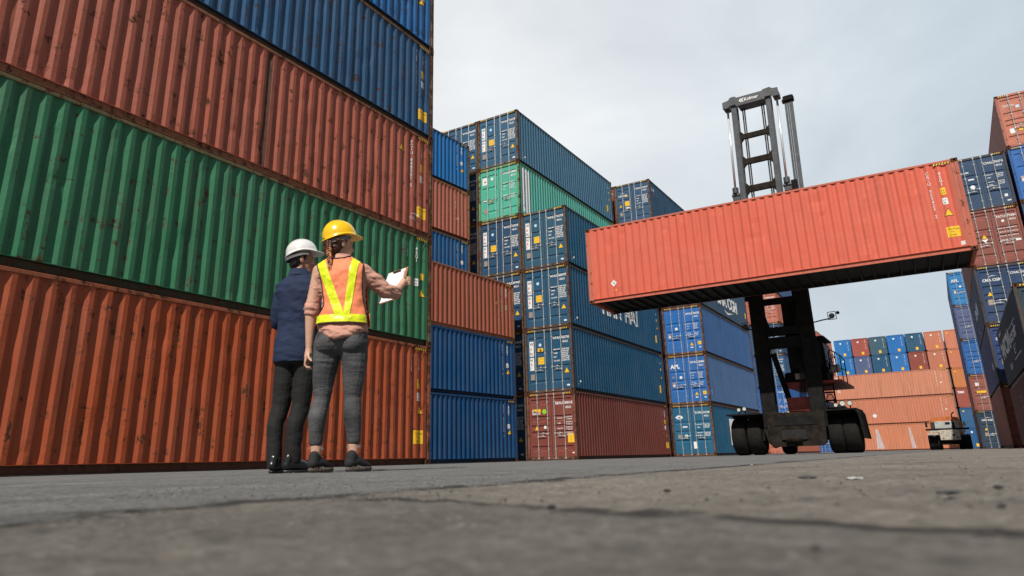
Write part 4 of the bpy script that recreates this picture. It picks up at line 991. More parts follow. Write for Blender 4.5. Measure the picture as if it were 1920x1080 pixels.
# platform, cab, ladder
m = LB(); m.wbox(-5.15, -3.12, 27.4, 31.0, 2.40, 2.50, TREDR, bev=.01); m.wbox(-5.1, -4.0, 27.35, 27.395, 2.28, 2.52, TREDR, bev=.008); put('platform', m.mesh('platform'), lt)
m = LB()
cp = [(-4.95, 2.7), (-3.74, 2.62), (-3.66, 3.1), (-3.70, 4.02), (-3.80, 4.17), (-4.95, 4.17)]
m.prism([(x-TX, z) for x, z in cp], 28.4-TY, 30.2-TY, DARKP); cab = put('cab', m.mesh('cab'), lt)
m = LB(); m.wbox(-4.85, -3.80, 28.38, 28.398, 3.15, 4.0, GLASS, bev=.003); put('window', m.mesh('window'), cab)
m = MB(); m.add([lp(-3.655, 28.55, 3.1), lp(-3.655, 29.9, 3.1), lp(-3.692, 29.9, 3.98), lp(-3.692, 28.55, 3.98)], [(0, 1, 2, 3)], GLASS); put('window', m.mesh('window'), cab)
m = LB(); m.wbox(-4.98, -3.60, 28.32, 30.3, 4.171, 4.23, DARKP, bev=.02); put('roof', m.mesh('roof'), cab)
m = MB(); m.cyl(lp(-3.58, 28.3, 2.95), lp(-3.22, 28.3, 2.98), .15, n=16, mat=LGREY); m.cyl(lp(-3.66, 28.3, 2.95), lp(-3.59, 28.3, 2.95), .10, n=12, mat=DARKP); put('air_cleaner', m.mesh('air_cleaner', smooth=False), lt)
m = LB()
for x in (-3.98, -3.44): m.tube([lp(x, 27.6, 1.44), lp(x-.01, 27.6, 2.42)], .028, 8, DARKP)
for z in (1.52, 1.80, 2.08, 2.34): m.wbox(-3.97, -3.45, 27.52, 27.72, z-.022, z+.022, DARKP, bev=.004)
put('ladder', m.mesh('ladder'), lt)
m = MB()
R1 = [lp(-3.46, 27.6, 2.5), lp(-3.44, 27.6, 3.52), lp(-3.38, 27.6, 3.58), lp(-3.30, 28.2, 3.55), lp(-3.22, 29.2, 3.5), lp(-3.18, 29.6, 3.4), lp(-3.18, 29.6, 2.5)]
m.tube(R1, .020, 8, DARKP); m.tube([lp(-3.45, 27.6, 3.05), lp(-3.24, 29.0, 3.02), lp(-3.18, 29.6, 3.0)], .018, 8, DARKP)
m.tube([lp(-3.30, 28.1, 2.5), lp(-3.30, 28.1, 3.55)], .018, 8, DARKP); m.tube([lp(-3.23, 28.9, 2.5), lp(-3.23, 28.9, 3.5)], .018, 8, DARKP)
m.tube([lp(-3.62, 27.7, 2.5), lp(-3.66, 27.7, 3.1), lp(-3.62, 27.7, 3.22), lp(-3.54, 27.7, 3.22), lp(-3.50, 27.7, 3.1), lp(-3.50, 27.7, 2.9)], .018, 8, DARKP)
m.tube([lp(-3.66, 27.2, 1.46), lp(-3.68, 27.2, 1.85), lp(-3.60, 27.2, 1.98), lp(-3.50, 27.2, 1.98), lp(-3.44, 27.2, 1.82), lp(-3.44, 27.2, 1.46)], .018, 8, DARKP)
put('handrail', m.mesh('handrail', smooth=True), lt)
for k in range(2):
    m = MB(); cx_ = -3.40+.02*k
    m.tube([lp(-3.40, 27.5, 3.1+.12*k), lp(-3.30, 27.4, 3.3+.1*k), lp(-3.2, 27.4, 3.2)], .015, 6, DARKP); put('mirror_bracket', m.mesh('mirror_bracket'), lt)
# spreader gripping the lifted container from above
m = LB(); SC = Vector((lx, ly, 0)); 
def sp(u, v, z): c, s = math.cos(SYAW), math.sin(SYAW); return (lx+c*u-s*v-TX, ly+s*u+c*v-TY, z)
def sbox(u0, u1, v0, v1, z0, z1, mat=TREDR):
    vs = [sp(u, v, z) for z in (z0, z1) for u, v in ((u0, v0), (u1, v0), (u1, v1), (u0, v1))]
    m.add(vs, [(0, 3, 2, 1), (4, 5, 6, 7), (0, 1, 5, 4), (1, 2, 6, 5), (2, 3, 7, 6), (3, 0, 4, 7)], mat)
zt = SZ+HC
sbox(-5.7, 5.6, -.25, .25, zt+.06, zt+.16, DARKP)
for u in (-5.9, 5.70): sbox(u, u+.16, -.75, 1.1, zt+.01, zt+.09, DARKP)
for u in (-6.02, 5.80):
    for v in (1.02,): sbox(u, u+.16, v, v+.16, zt-.02, zt+.05, DARKP)
sbox(-.6, .6, .25, 2.7, zt+.05, zt+.22, DARKP); put('spreader', m.mesh('spreader'), lt)

# ------------------------------------------------------------------ terminal tractor far down the lane
ORG = plain('tractor_orange_paint', (.50, .14, .035), .5, var=.3, scale=4)
BEIGE = plain('dusty_beige_steel', (.44, .40, .32), .6, var=.45, scale=6, bump=.01)
WHT = plain('tractor_white_panel', (.42, .42, .40), .5, var=.25, scale=5)
TX, TY = -.55, 58.5
tr = thing('terminal_tractor', 'small orange and white yard tractor seen from behind, parked in front of the orange containers', 'tractor unit', (TX, TY, 0))
m = LB(); m.wbox(-1.82, .78, 58.1, 58.5, 1.30, 1.42, DARKP, bev=.02); m.wbox(-1.60, .55, 58.12, 58.4, 1.14, 1.298, BEIGE, bev=.02); m.wbox(-1.75, -1.1, 58.05, 58.2, .98, 1.12, BEIGE); put('rear_deck', m.mesh('rear_deck'), tr)
m = LB(); m.wbox(-1.02, .18, 58.0, 58.12, .62, 1.30, BEIGE, bev=.03); m.cyl(lp(-.2, 57.97, .96), lp(-.2, 58.0, .96), .07, n=12, mat=UNDER); m.cyl(lp(-.85, 57.97, .75), lp(-.85, 58.0, .75), .03, n=8, mat=UNDER); m.cyl(lp(0, 57.97, .80), lp(0, 58.0, .80), .05, n=8, mat=UNDER)
put('rear_plate', m.mesh('rear_plate'), tr)
m = LB(); m.wbox(-1.0, .1, 58.2, 63.5, .35, .62, DARKP); m.wbox(-.95, -.65, 58.3, 64.5, .62, .95, DARKP); m.wbox(-.45, -.15, 58.3, 64.5, .62, .95, DARKP); put('chassis', m.mesh('chassis'), tr)
for cx in (-1.60, -1.15, .18, .60): wheel(tr, 'wheel', cx, 59.0, .50, .36, n=24)
for cx in (-1.4, .35): wheel(tr, 'wheel', cx, 63.2, .50, .32, n=24)
m = LB(); m.prism([(x-TX, z) for x, z in ((-1.66, 1.05), (-1.62, 2.02), (-1.48, 2.28), (-.2, 2.34), (.25, 2.26), (.42, 1.9), (.44, 1.05))], 62.2-TY, 64.3-TY, ORG); tcab = put('cab', m.mesh('cab'), tr)
m = LB(); m.wbox(-1.30, .22, 62.14, 62.198, 1.35, 2.02, WHT, bev=.01); rp = put('rear_panel', m.mesh('rear_panel'), tcab)
m = LB(); m.wbox(-.62, -.32, 62.12, 62.139, 1.78, 1.94, DARKP, bev=0); put('vent_grille', m.mesh('vent_grille'), rp)
m = LB(); m.wbox(-1.56, -1.31, 62.15, 62.199, 1.30, 1.98, GLASS, bev=.03); put('window', m.mesh('window'), tcab)
m = MB(); m.tube([lp(-.12, 61.9, 1.2), lp(-.12, 61.9, 1.9)], .09, 12, DARKP); m.tube([lp(-.12, 61.9, 1.9), lp(-.12, 61.9, 2.42), lp(-.02, 61.9, 2.58), lp(.08, 61.9, 2.62)], .045, 10, DARKP); put('exhaust_stack', m.mesh('exhaust_stack'), tr)
m = LB(); m.tube([lp(-1.66, 62.5, 1.9), lp(-1.84, 62.4, 1.95)], .02, 6, DARKP); m.wbox(-1.92, -1.78, 62.35, 62.45, 1.62, 2.0, DARKP, bev=.04); put('mirror', m.mesh('mirror'), tr)
m = LB(); m.tube([lp(.42, 62.5, 1.7), lp(.6, 62.4, 1.75)], .02, 6, DARKP); m.wbox(.50, .68, 62.35, 62.45, 1.62, 1.95, WHT, bev=.04); put('mirror', m.mesh('mirror'), tr)

# ------------------------------------------------------------------ loose bits on the ground
PEB = plain('pebble_stone', (.16, .15, .135), .85, var=.6, scale=30)
rg = random.Random(5); m = MB()
def pebble(m, x, y, r, flat=.6, mat=PEB):
    bm = bmesh.new(); bmesh.ops.create_icosphere(bm, subdivisions=1, radius=r)
    vs = [(x+v.co.x*rg.uniform(.75, 1.25), y+v.co.y*rg.uniform(.75, 1.25), max(-.001, r*flat*.5+v.co.z*flat*rg.uniform(.8, 1.2))) for v in bm.verts]
    bm.verts.index_update(); fs = [tuple(v.index for v in f.verts) for f in bm.faces]; bm.free(); m.add(vs, fs, mat)
for _ in range(2600):
    y = .75+rg.random()**1.5*9; x = rg.uniform(-1.25*y-.4, .25*y+.1)
    pebble(m, x, y, rg.uniform(.0012, .0032) if rg.random() < .96 or y < 2 else rg.uniform(.004, .007))
struct(put('loose_gravel', m.mesh('loose_gravel', smooth=False, fix=False)), 'stuff')
def debris(label, x, y, r, mat, flat=.6, kind='pebble', sy=1.0):
    m = MB(); pebble(m, 0, 0, r, flat, mat); o = put(kind, m.mesh(kind, smooth=False), None, (x, y, .001)); o.scale = (1, sy, 1); o['label'] = label; o['category'] = kind
    return o
DK = plain('dark_pebble', (.03, .028, .027), .8)
for lb_, x, y, r in (('dark pebble nearest the bottom right of the ground', -.07, .40, .0030), ('small dark pebble left of the centre near the long crack', -.35, .64, .0050), ('dark pebble at the right edge of the slab', .02, .72, .0042), ('dark pebble on the pale slab right of the people', -.35, .97, .0055), ('tiny dark pebble beside the flat black scrap', .03, 1.05, .0055)):
    debris(lb_, x, y, r, DK)
debris('flat black scrap lying on the concrete at the right', -.02, .93, .013, DK, .22, 'scrap')
debris('thin pale shard on the concrete below the lift truck', -.17, 1.44, .018, plain('pale_shard', (.5, .5, .48), .6), .10, 'shard')
debris('thin dark shard beside the pale one below the lift truck', -.26, 1.51, .020, DK, .12, 'shard')

# ------------------------------------------------------------------ people
def tex_skin(name, rgb, **k): 
    mt = plain(name, rgb, .5, var=.10, scale=9, bump=.002, bscale=40, **k); b = mt.node_tree.nodes['Principled BSDF']
    b.inputs['Subsurface Weight'].default_value = .12; b.inputs['Subsurface Radius'].default_value = (.02, .008, .004); return mt
SKIN = tex_skin('skin_light', (.56, .32, .22)); SKINM = tex_skin('skin_tan', (.40, .215, .14))
SHIRT = plain('shirt_dusty_pink_cotton', (.50, .255, .19), .85, var=.12, scale=5, bump=.010, bscale=11)
VEST = plain('vest_orange_mesh', (.88, .245, .11), .75, var=.07, scale=12, bump=.004, bscale=14)
STRIP = plain('reflective_strip_lime', (.72, .80, .02), .32, var=.16, scale=16, bump=.008, bscale=26)
PIPING = plain('vest_piping_black', (.012, .011, .011), .7)
JEANS = plain('jeans_washed_black', (.055, .055, .058), .88, var=.8, scale=4, bump=.004, bscale=90)
TROUS = plain('trousers_black', (.007, .007, .0075), .85, var=.3, scale=6, bump=.006, bscale=16)
NAVYC = plain('jacket_navy_wool', (.005, .015, .050), .85, var=.18, scale=6, bump=.008, bscale=12)
HAIR = plain('hair_brown', (.085, .030, .013), .42, var=.55, scale=55, bump=.006, bscale=70, stretch=(1, 1, .25))
HAIRL = plain('hair_copper_tips', (.42, .17, .06), .4, var=.5, scale=60, bump=.006, bscale=70, stretch=(1, 1, .3))
HAIRB = plain('hair_black', (.008, .007, .007), .45, var=.4, scale=50, bump=.004, bscale=60)
HYEL = plain('helmet_yellow_plastic', (.86, .50, .008), .25, var=.04, coat=.4)
HWHI = plain('helmet_white_plastic', (.66, .66, .64), .28, var=.05, coat=.3)
HARN = plain('helmet_harness_grey', (.16, .15, .15), .6)
SOLE = plain('shoe_sole_taupe', (.085, .068, .055), .7, var=.35, scale=30)
KNIT = plain('shoe_black_knit', (.012, .012, .013), .85, bump=.002, bscale=200)
LEATH = plain('shoe_black_leather', (.012, .012, .012), .28, coat=.3)
PAPER = plain('paper_white', (.80, .81, .84), .6, var=.03)
WOOD = plain('clipboard_brown_board', (.38, .16, .05), .6, var=.2, scale=20)
RAD = plain('radio_black_plastic', (.015, .016, .017), .4)
ROTZ = math.atan2(.52080521, .85367554)
from mathutils import noise as mnoise

def capsule_bm(bm, p0, p1, r0, r1, n=14, sc=(1, 1)):
    p0 = Vector(p0); p1 = Vector(p1); d = p1-p0; Lh = d.length or 1e-6; q = d.to_track_quat('Z', 'Y')
    rings = []; K = 4
    for i in range(1, K+1):
        a = math.pi/2*(1-i/K); rings.append((-r0*math.sin(a), r0*math.cos(a)))
    for i in range(0, K):
        a = math.pi/2*i/K; rings.append((Lh+r1*math.sin(a), r1*math.cos(a)))
    V = [[bm.verts.new(p0+q @ Vector((rr_*math.cos(2*math.pi*k/n)*sc[0], rr_*math.sin(2*math.pi*k/n)*sc[1], h))) for k in range(n)] for h, rr_ in rings]
    for a, b in zip(V[:-1], V[1:]):
        for k in range(n): bm.faces.new((a[k], a[(k+1) % n], b[(k+1) % n], b[k]))
    s = bm.verts.new(p0+q @ Vector((0, 0, -r0))); e = bm.verts.new(p0+q @ Vector((0, 0, Lh+r1)))
    for k in range(n):
        bm.faces.new((s, V[0][(k+1) % n], V[0][k])); bm.faces.new((e, V[-1][k], V[-1][(k+1) % n]))
def chain(bm, pts, rs, n=14):
    for a, b, ra, rb in zip(pts[:-1], pts[1:], rs[:-1], rs[1:]): capsule_bm(bm, a, b, ra, rb, n)
def ellipsoid(bm, c, r, rot=None, n=20):
    M = Matrix.Translation(Vector(c)) @ (rot.to_4x4() if rot is not None else Matrix.Identity(4)) @ Matrix.Diagonal((r[0], r[1], r[2], 1))
    bmesh.ops.create_uvsphere(bm, u_segments=n, v_segments=n//2, radius=1, matrix=M)
def sup(a, b, t, e=2.4):
    c, s = math.cos(t), math.sin(t)
    return a*math.copysign(abs(c)**(2/e), c), b*math.copysign(abs(s)**(2/e), s)
def loft(bm, rings, n=40, e=2.4, cap=True):
    """rings: (z, cu, cw, a, b)"""
    V = []
    for z, cu, cw, a, b in rings:
        V.append([bm.verts.new((cu+sup(a, b, 2*math.pi*k/n, e)[0], cw+sup(a, b, 2*math.pi*k/n, e)[1], z)) for k in range(n)])
    for a, b in zip(V[:-1], V[1:]):
        for k in range(n): bm.faces.new((a[k], a[(k+1) % n], b[(k+1) % n], b[k]))
    if cap: bm.faces.new(V[0][::-1]); bm.faces.new(V[-1])
def remesh(bm, name, voxel, smooth_it=4, mat=None, disp=None, fac=.5):
    me = bpy.data.meshes.new(name); bmesh.ops.recalc_face_normals(bm, faces=bm.faces); bm.to_mesh(me); bm.free()
    o = bpy.data.objects.new(name, me); scene.collection.objects.link(o)
    r = o.modifiers.new('r', 'REMESH'); r.mode = 'VOXEL'; r.voxel_size = voxel
    s = o.modifiers.new('s', 'SMOOTH'); s.iterations = smooth_it; s.factor = fac
    dg = bpy.context.evaluated_depsgraph_get(); dg.update()
    out = bpy.data.meshes.new_from_object(o.evaluated_get(dg)); bpy.data.objects.remove(o); bpy.data.meshes.remove(me)
    out.name = name; out.materials.clear(); out.materials.append(mat)
    if disp:
        n_ = len(out.vertices); co = np.empty(n_*3, np.float32); out.vertices.foreach_get('co', co); co = co.reshape(-1, 3)
        nr = np.array([v.normal[:] for v in out.vertices], np.float32)
        d = np.array([disp(Vector(c), Vector(m_)) for c, m_ in zip(co, nr)], np.float32)
        co = co+nr*d[:, None]; out.vertices.foreach_set('co', co.ravel())
    out.polygons.foreach_set('use_smooth', [True]*len(out.polygons)); out.update(); return out
def folds(p, sx, sz, amp, seed=0):
    return amp*(mnoise.noise(Vector((p.x*sx+seed, p.y*sx+seed, p.z*sz))) + .5*mnoise.noise(Vector((p.x*sx*2+seed+9, p.y*sx*2, p.z*sz*2.1))))
def finger(bm, base, dirs, lens, r):
    p = Vector(base); 
    for d, l in zip(dirs, lens):
        q = p+Vector(d).normalized()*l; capsule_bm(bm, p, q, r, r*.92, 8); p = q; r *= .93
def hard_hat(root, name, c, yaw, pitch, mat, rad=(.118, .142, .125), sticker=False, roll=0):
    """yaw: heading of the peak from +w towards +u; built with the peak along +y"""
    Rm = (Matrix.Rotation(-yaw, 4, 'Z') @ Matrix.Rotation(pitch, 4, 'X') @ Matrix.Rotation(roll, 4, 'Y'))
    bm = bmesh.new(); n = 40; V = []
    for j in range(13):
        a = math.pi/2*j/12; ring = []
        for k in range(n):
            t = 2*math.pi*k/n; x = rad[0]*math.cos(a)*math.cos(t); y = rad[1]*math.cos(a)*math.sin(t); z = rad[2]*math.sin(a)**.92
            # central ridge
            rg_ = math.exp(-(x/.022)**2)*.006*math.sin(a)
            ring.append(Vector((x, y, z+rg_)))
        V.append(ring)
    rim = []
    for k in range(n):
        t = 2*math.pi*k/n; f = max(0, math.sin(t)); g = .010+.040*f**3; rim.append(Vector(((rad[0]+g*.6)*math.cos(t), (rad[1]+g)*math.sin(t), -.012-.010*f**2 + .020*abs(math.cos(t))**4)))
    low = [v.copy() for v in rim]
    for v in low: v.z -= .006
    allr = [low, rim]+V; B = [[bm.verts.new(Rm @ v) for v in r_] for r_ in allr]
    for a, b in zip(B[:-1], B[1:]):
        for k in range(n): bm.faces.new((a[k], a[(k+1) % n], b[(k+1) % n], b[k]))
    inner = [bm.verts.new(Rm @ Vector((.93*rad[0]*math.cos(2*math.pi*k/n), .93*rad[1]*math.sin(2*math.pi*k/n), -.005))) for k in range(n)]
    top = bm.verts.new(Rm @ Vector((0, 0, rad[2]*.85)))
    for k in range(n): bm.faces.new((B[0][(k+1) % n], B[0][k], inner[k], inner[(k+1) % n])); bm.faces.new((inner[(k+1) % n], inner[k], top))
    bmesh.ops.remove_doubles(bm, verts=bm.verts, dist=.0004); bmesh.ops.recalc_face_normals(bm, faces=bm.faces)
    me = bpy.data.meshes.new(name); bm.to_mesh(me); bm.free(); me.materials.append(mat); me.polygons.foreach_set('use_smooth', [True]*len(me.polygons))
    o = put(name, me, root, c)
    m = MB(); pts = []
    for k in range(29):
        t = math.pi*(1.0+ -.12+1.24*k/28); pts.append(Rm @ Vector((.100*math.cos(t), .128*math.sin(t), -.010-.012*abs(math.sin(t)))))
    vs = []; 
    for p_ in pts: vs += [tuple(p_), tuple(p_+Rm.to_3x3() @ Vector((0, 0, -.026)))]
    m.add(vs, [(2*i, 2*i+1, 2*i+3, 2*i+2) for i in range(28)], HARN)
    put('headband', m.mesh('headband', smooth=True), o)
    if sticker:
        m = MB(); q = Rm.to_3x3(); ctr = Vector((-.045, -.124, .05)); m.add([tuple(Rm @ (ctr+Vector(v))) for v in ((-.022, .008, -.018), (.018, -.006, -.018), (.018, .002, .016), (-.022, .016, .016))], [(0, 1, 2, 3)], WHITE)
        put('sticker', m.mesh('sticker'), o)
    return o
def head_parts(bm, c, yaw, jaw=1.0, s=1.0):
    """skull, face, jaw, nose, lips, brow, ears; +y is the face before yaw"""
    Rm = Matrix.Rotation(-yaw, 4, 'Z'); T = Matrix.Translation(Vector(c)) @ Rm
    R3 = Rm.to_3x3()
    P = lambda x, y, z: tuple(T @ Vector((x*s, y*s, z*s)))
    ellipsoid(bm, P(0, -.010, .022), (.074*s, .092*s, .090*s), R3)
    ellipsoid(bm, P(0, .022, -.020), (.062*s, .066*s, .086*s), R3)
    ellipsoid(bm, P(0, .040, -.078), (.040*s*jaw, .036*s, .030*s), R3)
    capsule_bm(bm, P(-.045, .0, -.052), P(-.018, .052, -.088), .018*s, .015*s); capsule_bm(bm, P(.045, .0, -.052), P(.018, .052, -.088), .018*s, .015*s)
    capsule_bm(bm, P(0, .083, .012), P(0, .104, -.026), .008*s, .012*s, 10); ellipsoid(bm, P(0, .092, -.031), (.016*s, .012*s, .009*s), R3, 12)
    capsule_bm(bm, P(-.034, .078, .022), P(.034, .078, .022), .011*s, .011*s, 10)
    capsule_bm(bm, P(-.018, .082, -.052), P(.018, .082, -.052), .008*s, .008*s, 8); capsule_bm(bm, P(-.016, .080, -.062), P(.016, .080, -.062), .008*s, .008*s, 8)
    for sx in (-1, 1):
        ellipsoid(bm, P(sx*.040, .066, -.022), (.020*s, .016*s, .020*s), R3, 12)
        ellipsoid(bm, P(sx*.077, -.006, -.006), (.009*s, .019*s, .031*s), Matrix.Rotation(-yaw+sx*.35, 3, 'Z'), 14)
        ellipsoid(bm, P(sx*.030, .076, .004), (.012*s, .010*s, .010*s), R3, 12)

def person(label, loc, D, ucam):
    r = thing('person', label, 'person', loc, ROTZ)
    def pv(u, z, w=0.0):
        k = 1+w/D; return (ucam+(u-ucam)*k, w, .0476+(z-.0476)*k)
    return r, pv

# ---- woman in the safety vest
wo, pv = person('woman in a yellow hard hat and orange vest, holding up a clipboard', (-3.5446, 3.5774, 0), 4.9, 1.163)
HY = .90     # heading of the face from straight away towards the right
hc = pv(-.088, 1.592, .0)
bm = bmesh.new(); head_parts(bm, (hc[0], hc[1]+.01, hc[2]), HY, s=1.0)
chain(bm, [(-.070, .02, 1.555), (-.068, .005, 1.47), (-.068, 0, 1.40)], [.050, .050, .07])
loft(bm, [(.84, -.042, 0, .12, .10), (.95, -.036, 0, .150, .105), (1.05, -.032, 0, .138, .088), (1.16, -.034, 0, .128, .084), (1.28, -.048, 0, .142, .094), (1.38, -.058, 0, .158, .092), (1.43, -.066, 0, .12, .072), (1.46, -.068, 0, .06, .055)], 30, 2.2)
# left arm hanging, forearm bare
sL = Vector((-.222, .0, 1.395)); eL = Vector((-.262, -.01, 1.145)); wL = Vector((-.266, .0, .835))
chain(bm, [sL, eL, (-.266, -.008, 1.07), wL], [.052, .041, .041, .0245])
# left palm and curled fingers around the radio
ph = Vector((-.268, .0, .775))
capsule_bm(bm, wL, ph, .024, .030, 12); ellipsoid(bm, (-.274, .005, .768), (.018, .036, .042), Matrix.Rotation(.15, 3, 'Y'))
for i, (dy, l) in enumerate(((-.030, .031), (-.010, .035), (.010, .034), (.029, .027))):
    finger(bm, (-.280, dy+.006, .748), [(-.10, 0, -1), (.62, 0, -.72), (1, 0, .10)], [l, l*.85, l*.65], .0088)
finger(bm, (-.262, -.026, .785), [(.35, -.55, -.75), (.65, -.25, -.6)], [.036, .030], .0098)
# right arm raised to the clipboard
sR = Vector((.096, .01, 1.395)); eR = Vector(pv(.262, 1.232, .07)); cR = Vector(pv(.330, 1.222, .15)); wR = Vector(pv(.362, 1.262, .20)); hR = Vector(pv(.392, 1.296, .235))
chain(bm, [sR, eR, cR, wR, hR], [.052, .043, .040, .026, .028]); ellipsoid(bm, tuple(hR), (.026, .036, .030), Matrix.Rotation(-.6, 3, 'Y'))
E1 = Vector(pv(.405, 1.318, .235))
for i in range(4):
    b_ = E1+Vector((.008, .010, .018-.019*i)); finger(bm, b_, [(.9, .5, .1), (.1, 1, .05), (-1, .45, .05)], [.026-.002*abs(i-1), .022, .018], .0086)
finger(bm, hR+Vector((.0, -.016, .022)), [(.15, .1, 1), (-.05, .35, .9)], [.036, .030], .0098)
# legs
hipL, hipR = Vector((-.125, 0, .88)), Vector((.045, 0, .88))
kL, kR = Vector((-.158, .02, .487)), Vector((.052, .015, .487)); aL, aR = Vector((-.178, .0, .09)), Vector((.072, .0, .09))
chain(bm, [hipL, kL, (-.176, -.012, .36), (-.180, .0, .20), aL], [.085, .050, .050, .036, .034]); chain(bm, [hipR, kR, (.064, -.014, .36), (.074, .0, .20), aR], [.085, .050, .050, .036, .034])
fL = [(-.182, -.035, .035), (-.150, .085, .030), (-.130, .150, .025)]; fR = [(.068, -.035, .035), (.115, .080, .030), (.145, .135, .025)]
chain(bm, fL, [.030, .030, .022]); chain(bm, fR, [.030, .030, .022]); capsule_bm(bm, aL, fL[0], .034, .030); capsule_bm(bm, aR, fR[0], .034, .030)
put('body', remesh(bm, 'body', .0055, 3, SKIN), wo)
# hair
bm = bmesh.new(); Hm = Matrix.Translation(Vector((hc[0], hc[1]+.01, hc[2]))) @ Matrix.Rotation(-HY, 4, 'Z')
H_ = lambda x, y, z: tuple(Hm @ Vector((x, y, z)))
R3 = Matrix.Rotation(-HY, 3, 'Z')
ellipsoid(bm, H_(0, -.024, .022), (.083, .086, .092), R3); ellipsoid(bm, H_(0, -.045, -.028), (.072, .060, .055), R3); ellipsoid(bm, H_(0, -.060, -.052), (.052, .045, .040), R3)
ellipsoid(bm, H_(.0, -.105, .012), (.038, .028, .045), R3); ellipsoid(bm, H_(-.02, -.085, -.03), (.04, .035, .04), R3)
capsule_bm(bm, H_(-.074, .01, .035), H_(-.078, -.05, .01), .012, .02); capsule_bm(bm, H_(.074, .01, .035), H_(.078, -.05, .01), .012, .02)
def strands(p, n_): return .004*mnoise.noise(Vector((p.x*26, p.y*26, p.z*120)))
hair = put('hair', remesh(bm, 'hair', .005, 2, HAIR, strands), wo)
# braid
bx = [(-.163, 1.632, -.085), (-.166, 1.585, -.098), (-.162, 1.535, -.108), (-.154, 1.485, -.112), (-.147, 1.44, -.112), (-.144, 1.402, -.112)]
def bpt(t):
    f = t*(len(bx)-1); i = min(int(f), len(bx)-2); g = f-i; a, b = bx[i], bx[i+1]
    return Vector(pv(a[0]*(1-g)+b[0]*g, a[1]*(1-g)+b[1]*g, a[2]*(1-g)+b[2]*g))
m = MB(); NB = 15
for k in range(NB):
    t = k/(NB-1); p_ = bpt(t); r_ = .0195*(1-.42*t)
    for sx in (-1, 1):
        bm = bmesh.new(); ellipsoid(bm, (p_.x+sx*r_*.62, p_.y, p_.z), (r_*.56, r_*.85, r_*1.15), Matrix.Rotation(-sx*.62, 3, 'Y'), 10)
        bm.verts.index_update(); m.add([tuple(v.co) for v in bm.verts], [tuple(v.index for v in f.verts) for f in bm.faces], HAIR if t < .25 else HAIRL if (k+sx) % 3 else HAIR); bm.free()
put('braid', m.mesh('braid', smooth=True), hair)
m = MB(); tl = [Vector(pv(-.144, 1.40, -.113)), Vector(pv(-.139, 1.365, -.114)), Vector(pv(-.135, 1.33, -.114)), Vector(pv(-.127, 1.285, -.115)), Vector(pv(-.116, 1.245, -.117))]
for dx, dr in ((0, 1), (.005, .7), (-.005, .7)): m.tube([p_+Vector((dx, 0, 0)) for p_ in tl], [.004*dr, .010*dr, .012*dr, .009*dr, .001], 8, HAIRL)
put('hair_tail', m.mesh('hair_tail', smooth=True), hair)
hh = hard_hat(wo, 'hard_hat', tuple(Vector(H_(0, -.004, .058))+Vector((0, 0, 0))), HY+.05, .24, HYEL, rad=(.110, .128, .132), sticker=True)
# shirt
TOR = [(.872, -.026, -.012, .060, .140), (.885, -.028, -.012, .100, .146), (.912, -.028, -.010, .142, .145), (.945, -.030, -.006, .172, .138), (.975, -.030, 0, .178, .130), (1.02, -.030, 0, .170, .116), (1.08, -.030, 0, .160, .106), (1.15, -.033, 0, .152, .100), (1.22, -.040, 0, .156, .104), (1.30, -.050, 0, .168, .110), (1.37, -.058, 0, .182, .108), (1.415, -.064, 0, .176, .092), (1.445, -.068, 0, .125, .076), (1.470, -.069, 0, .078, .063), (1.492, -.069, .003, .060, .056)]
bm = bmesh.new(); loft(bm, TOR, 44, 2.3)
chain(bm, [(-.205, 0, 1.385), (-.240, 0, 1.25), (-.262, -.005, 1.15)], [.058, .050, .048]); capsule_bm(bm, (-.262, -.005, 1.118), (-.264, -.005, 1.098), .058, .056)
chain(bm, [(.085, .005, 1.385), tuple(sR.lerp(eR, .5)), tuple(eR), tuple(cR)], [.062, .060, .056, .046]); capsule_bm(bm, tuple(eR.lerp(cR, .55)), tuple(cR), .053, .051)
shirt = put('shirt', remesh(bm, 'shirt', .0062, 4, SHIRT, lambda p, n_: folds(Vector((p.x+.6*p.z, p.y, p.z)), 13, 30, .0090, 3)+folds(p, 30, 46, .0030, 5)), wo)
# collar
m = MB(); ring = []
for k in range(25):
    t = math.pi*(.98+1.04*k/24); ring.append((-.069+.064*math.cos(t), .003+.060*math.sin(t)))
vs = []
for (x, y) in ring: vs += [(x*1.0, y, 1.478), (x-.069*.0, y*1.02, 1.512), ((x+.069)*1.12-.069, y*1.16, 1.474)]
m.add(vs, [(3*i, 3*i+3, 3*i+4, 3*i+1) for i in range(24)]+[(3*i+1, 3*i+4, 3*i+5, 3*i+2) for i in range(24)], SHIRT); put('collar', m.mesh('collar', smooth=True, fix=True), shirt)
# vest: surface that follows the torso rings
TZ = [r_[0] for r_ in TOR]; TCU = [r_[1] for r_ in TOR]; TA = [r_[3] for r_ in TOR]; TB = [r_[4] for r_ in TOR]
VA = [(.97, .186, .138), (1.05, .180, .132), (1.15, .172, .122), (1.25, .174, .122), (1.33, .188, .127), (1.40, .196, .116), (1.44, .160, .098), (1.475, .105, .082), (1.50, .080, .072)]
def vrad(z): zs_ = [v[0] for v in VA]; return float(np.interp(z, zs_, [v[1] for v in VA])), float(np.interp(z, zs_, [v[2] for v in VA])), float(np.interp(z, TZ, TCU))
def vback(u, z, off=0.0):
    a, b, c = vrad(z); a += off; b += off; q = min(.995, abs((u-c)/a)); w = -b*(1-q**2.3)**(1/2.3)
    w += .010*mnoise.noise(Vector((u*16, 2, z*13)))+.004*mnoise.noise(Vector((u*40, 5, z*34)))
    return (u, w, z)
LP = [(.985, -.214), (1.05, -.207), (1.078, -.172), (1.12, -.148), (1.208, -.163), (1.331, -.188), (1.385, -.208), (1.44, -.236), (1.462, -.215)]
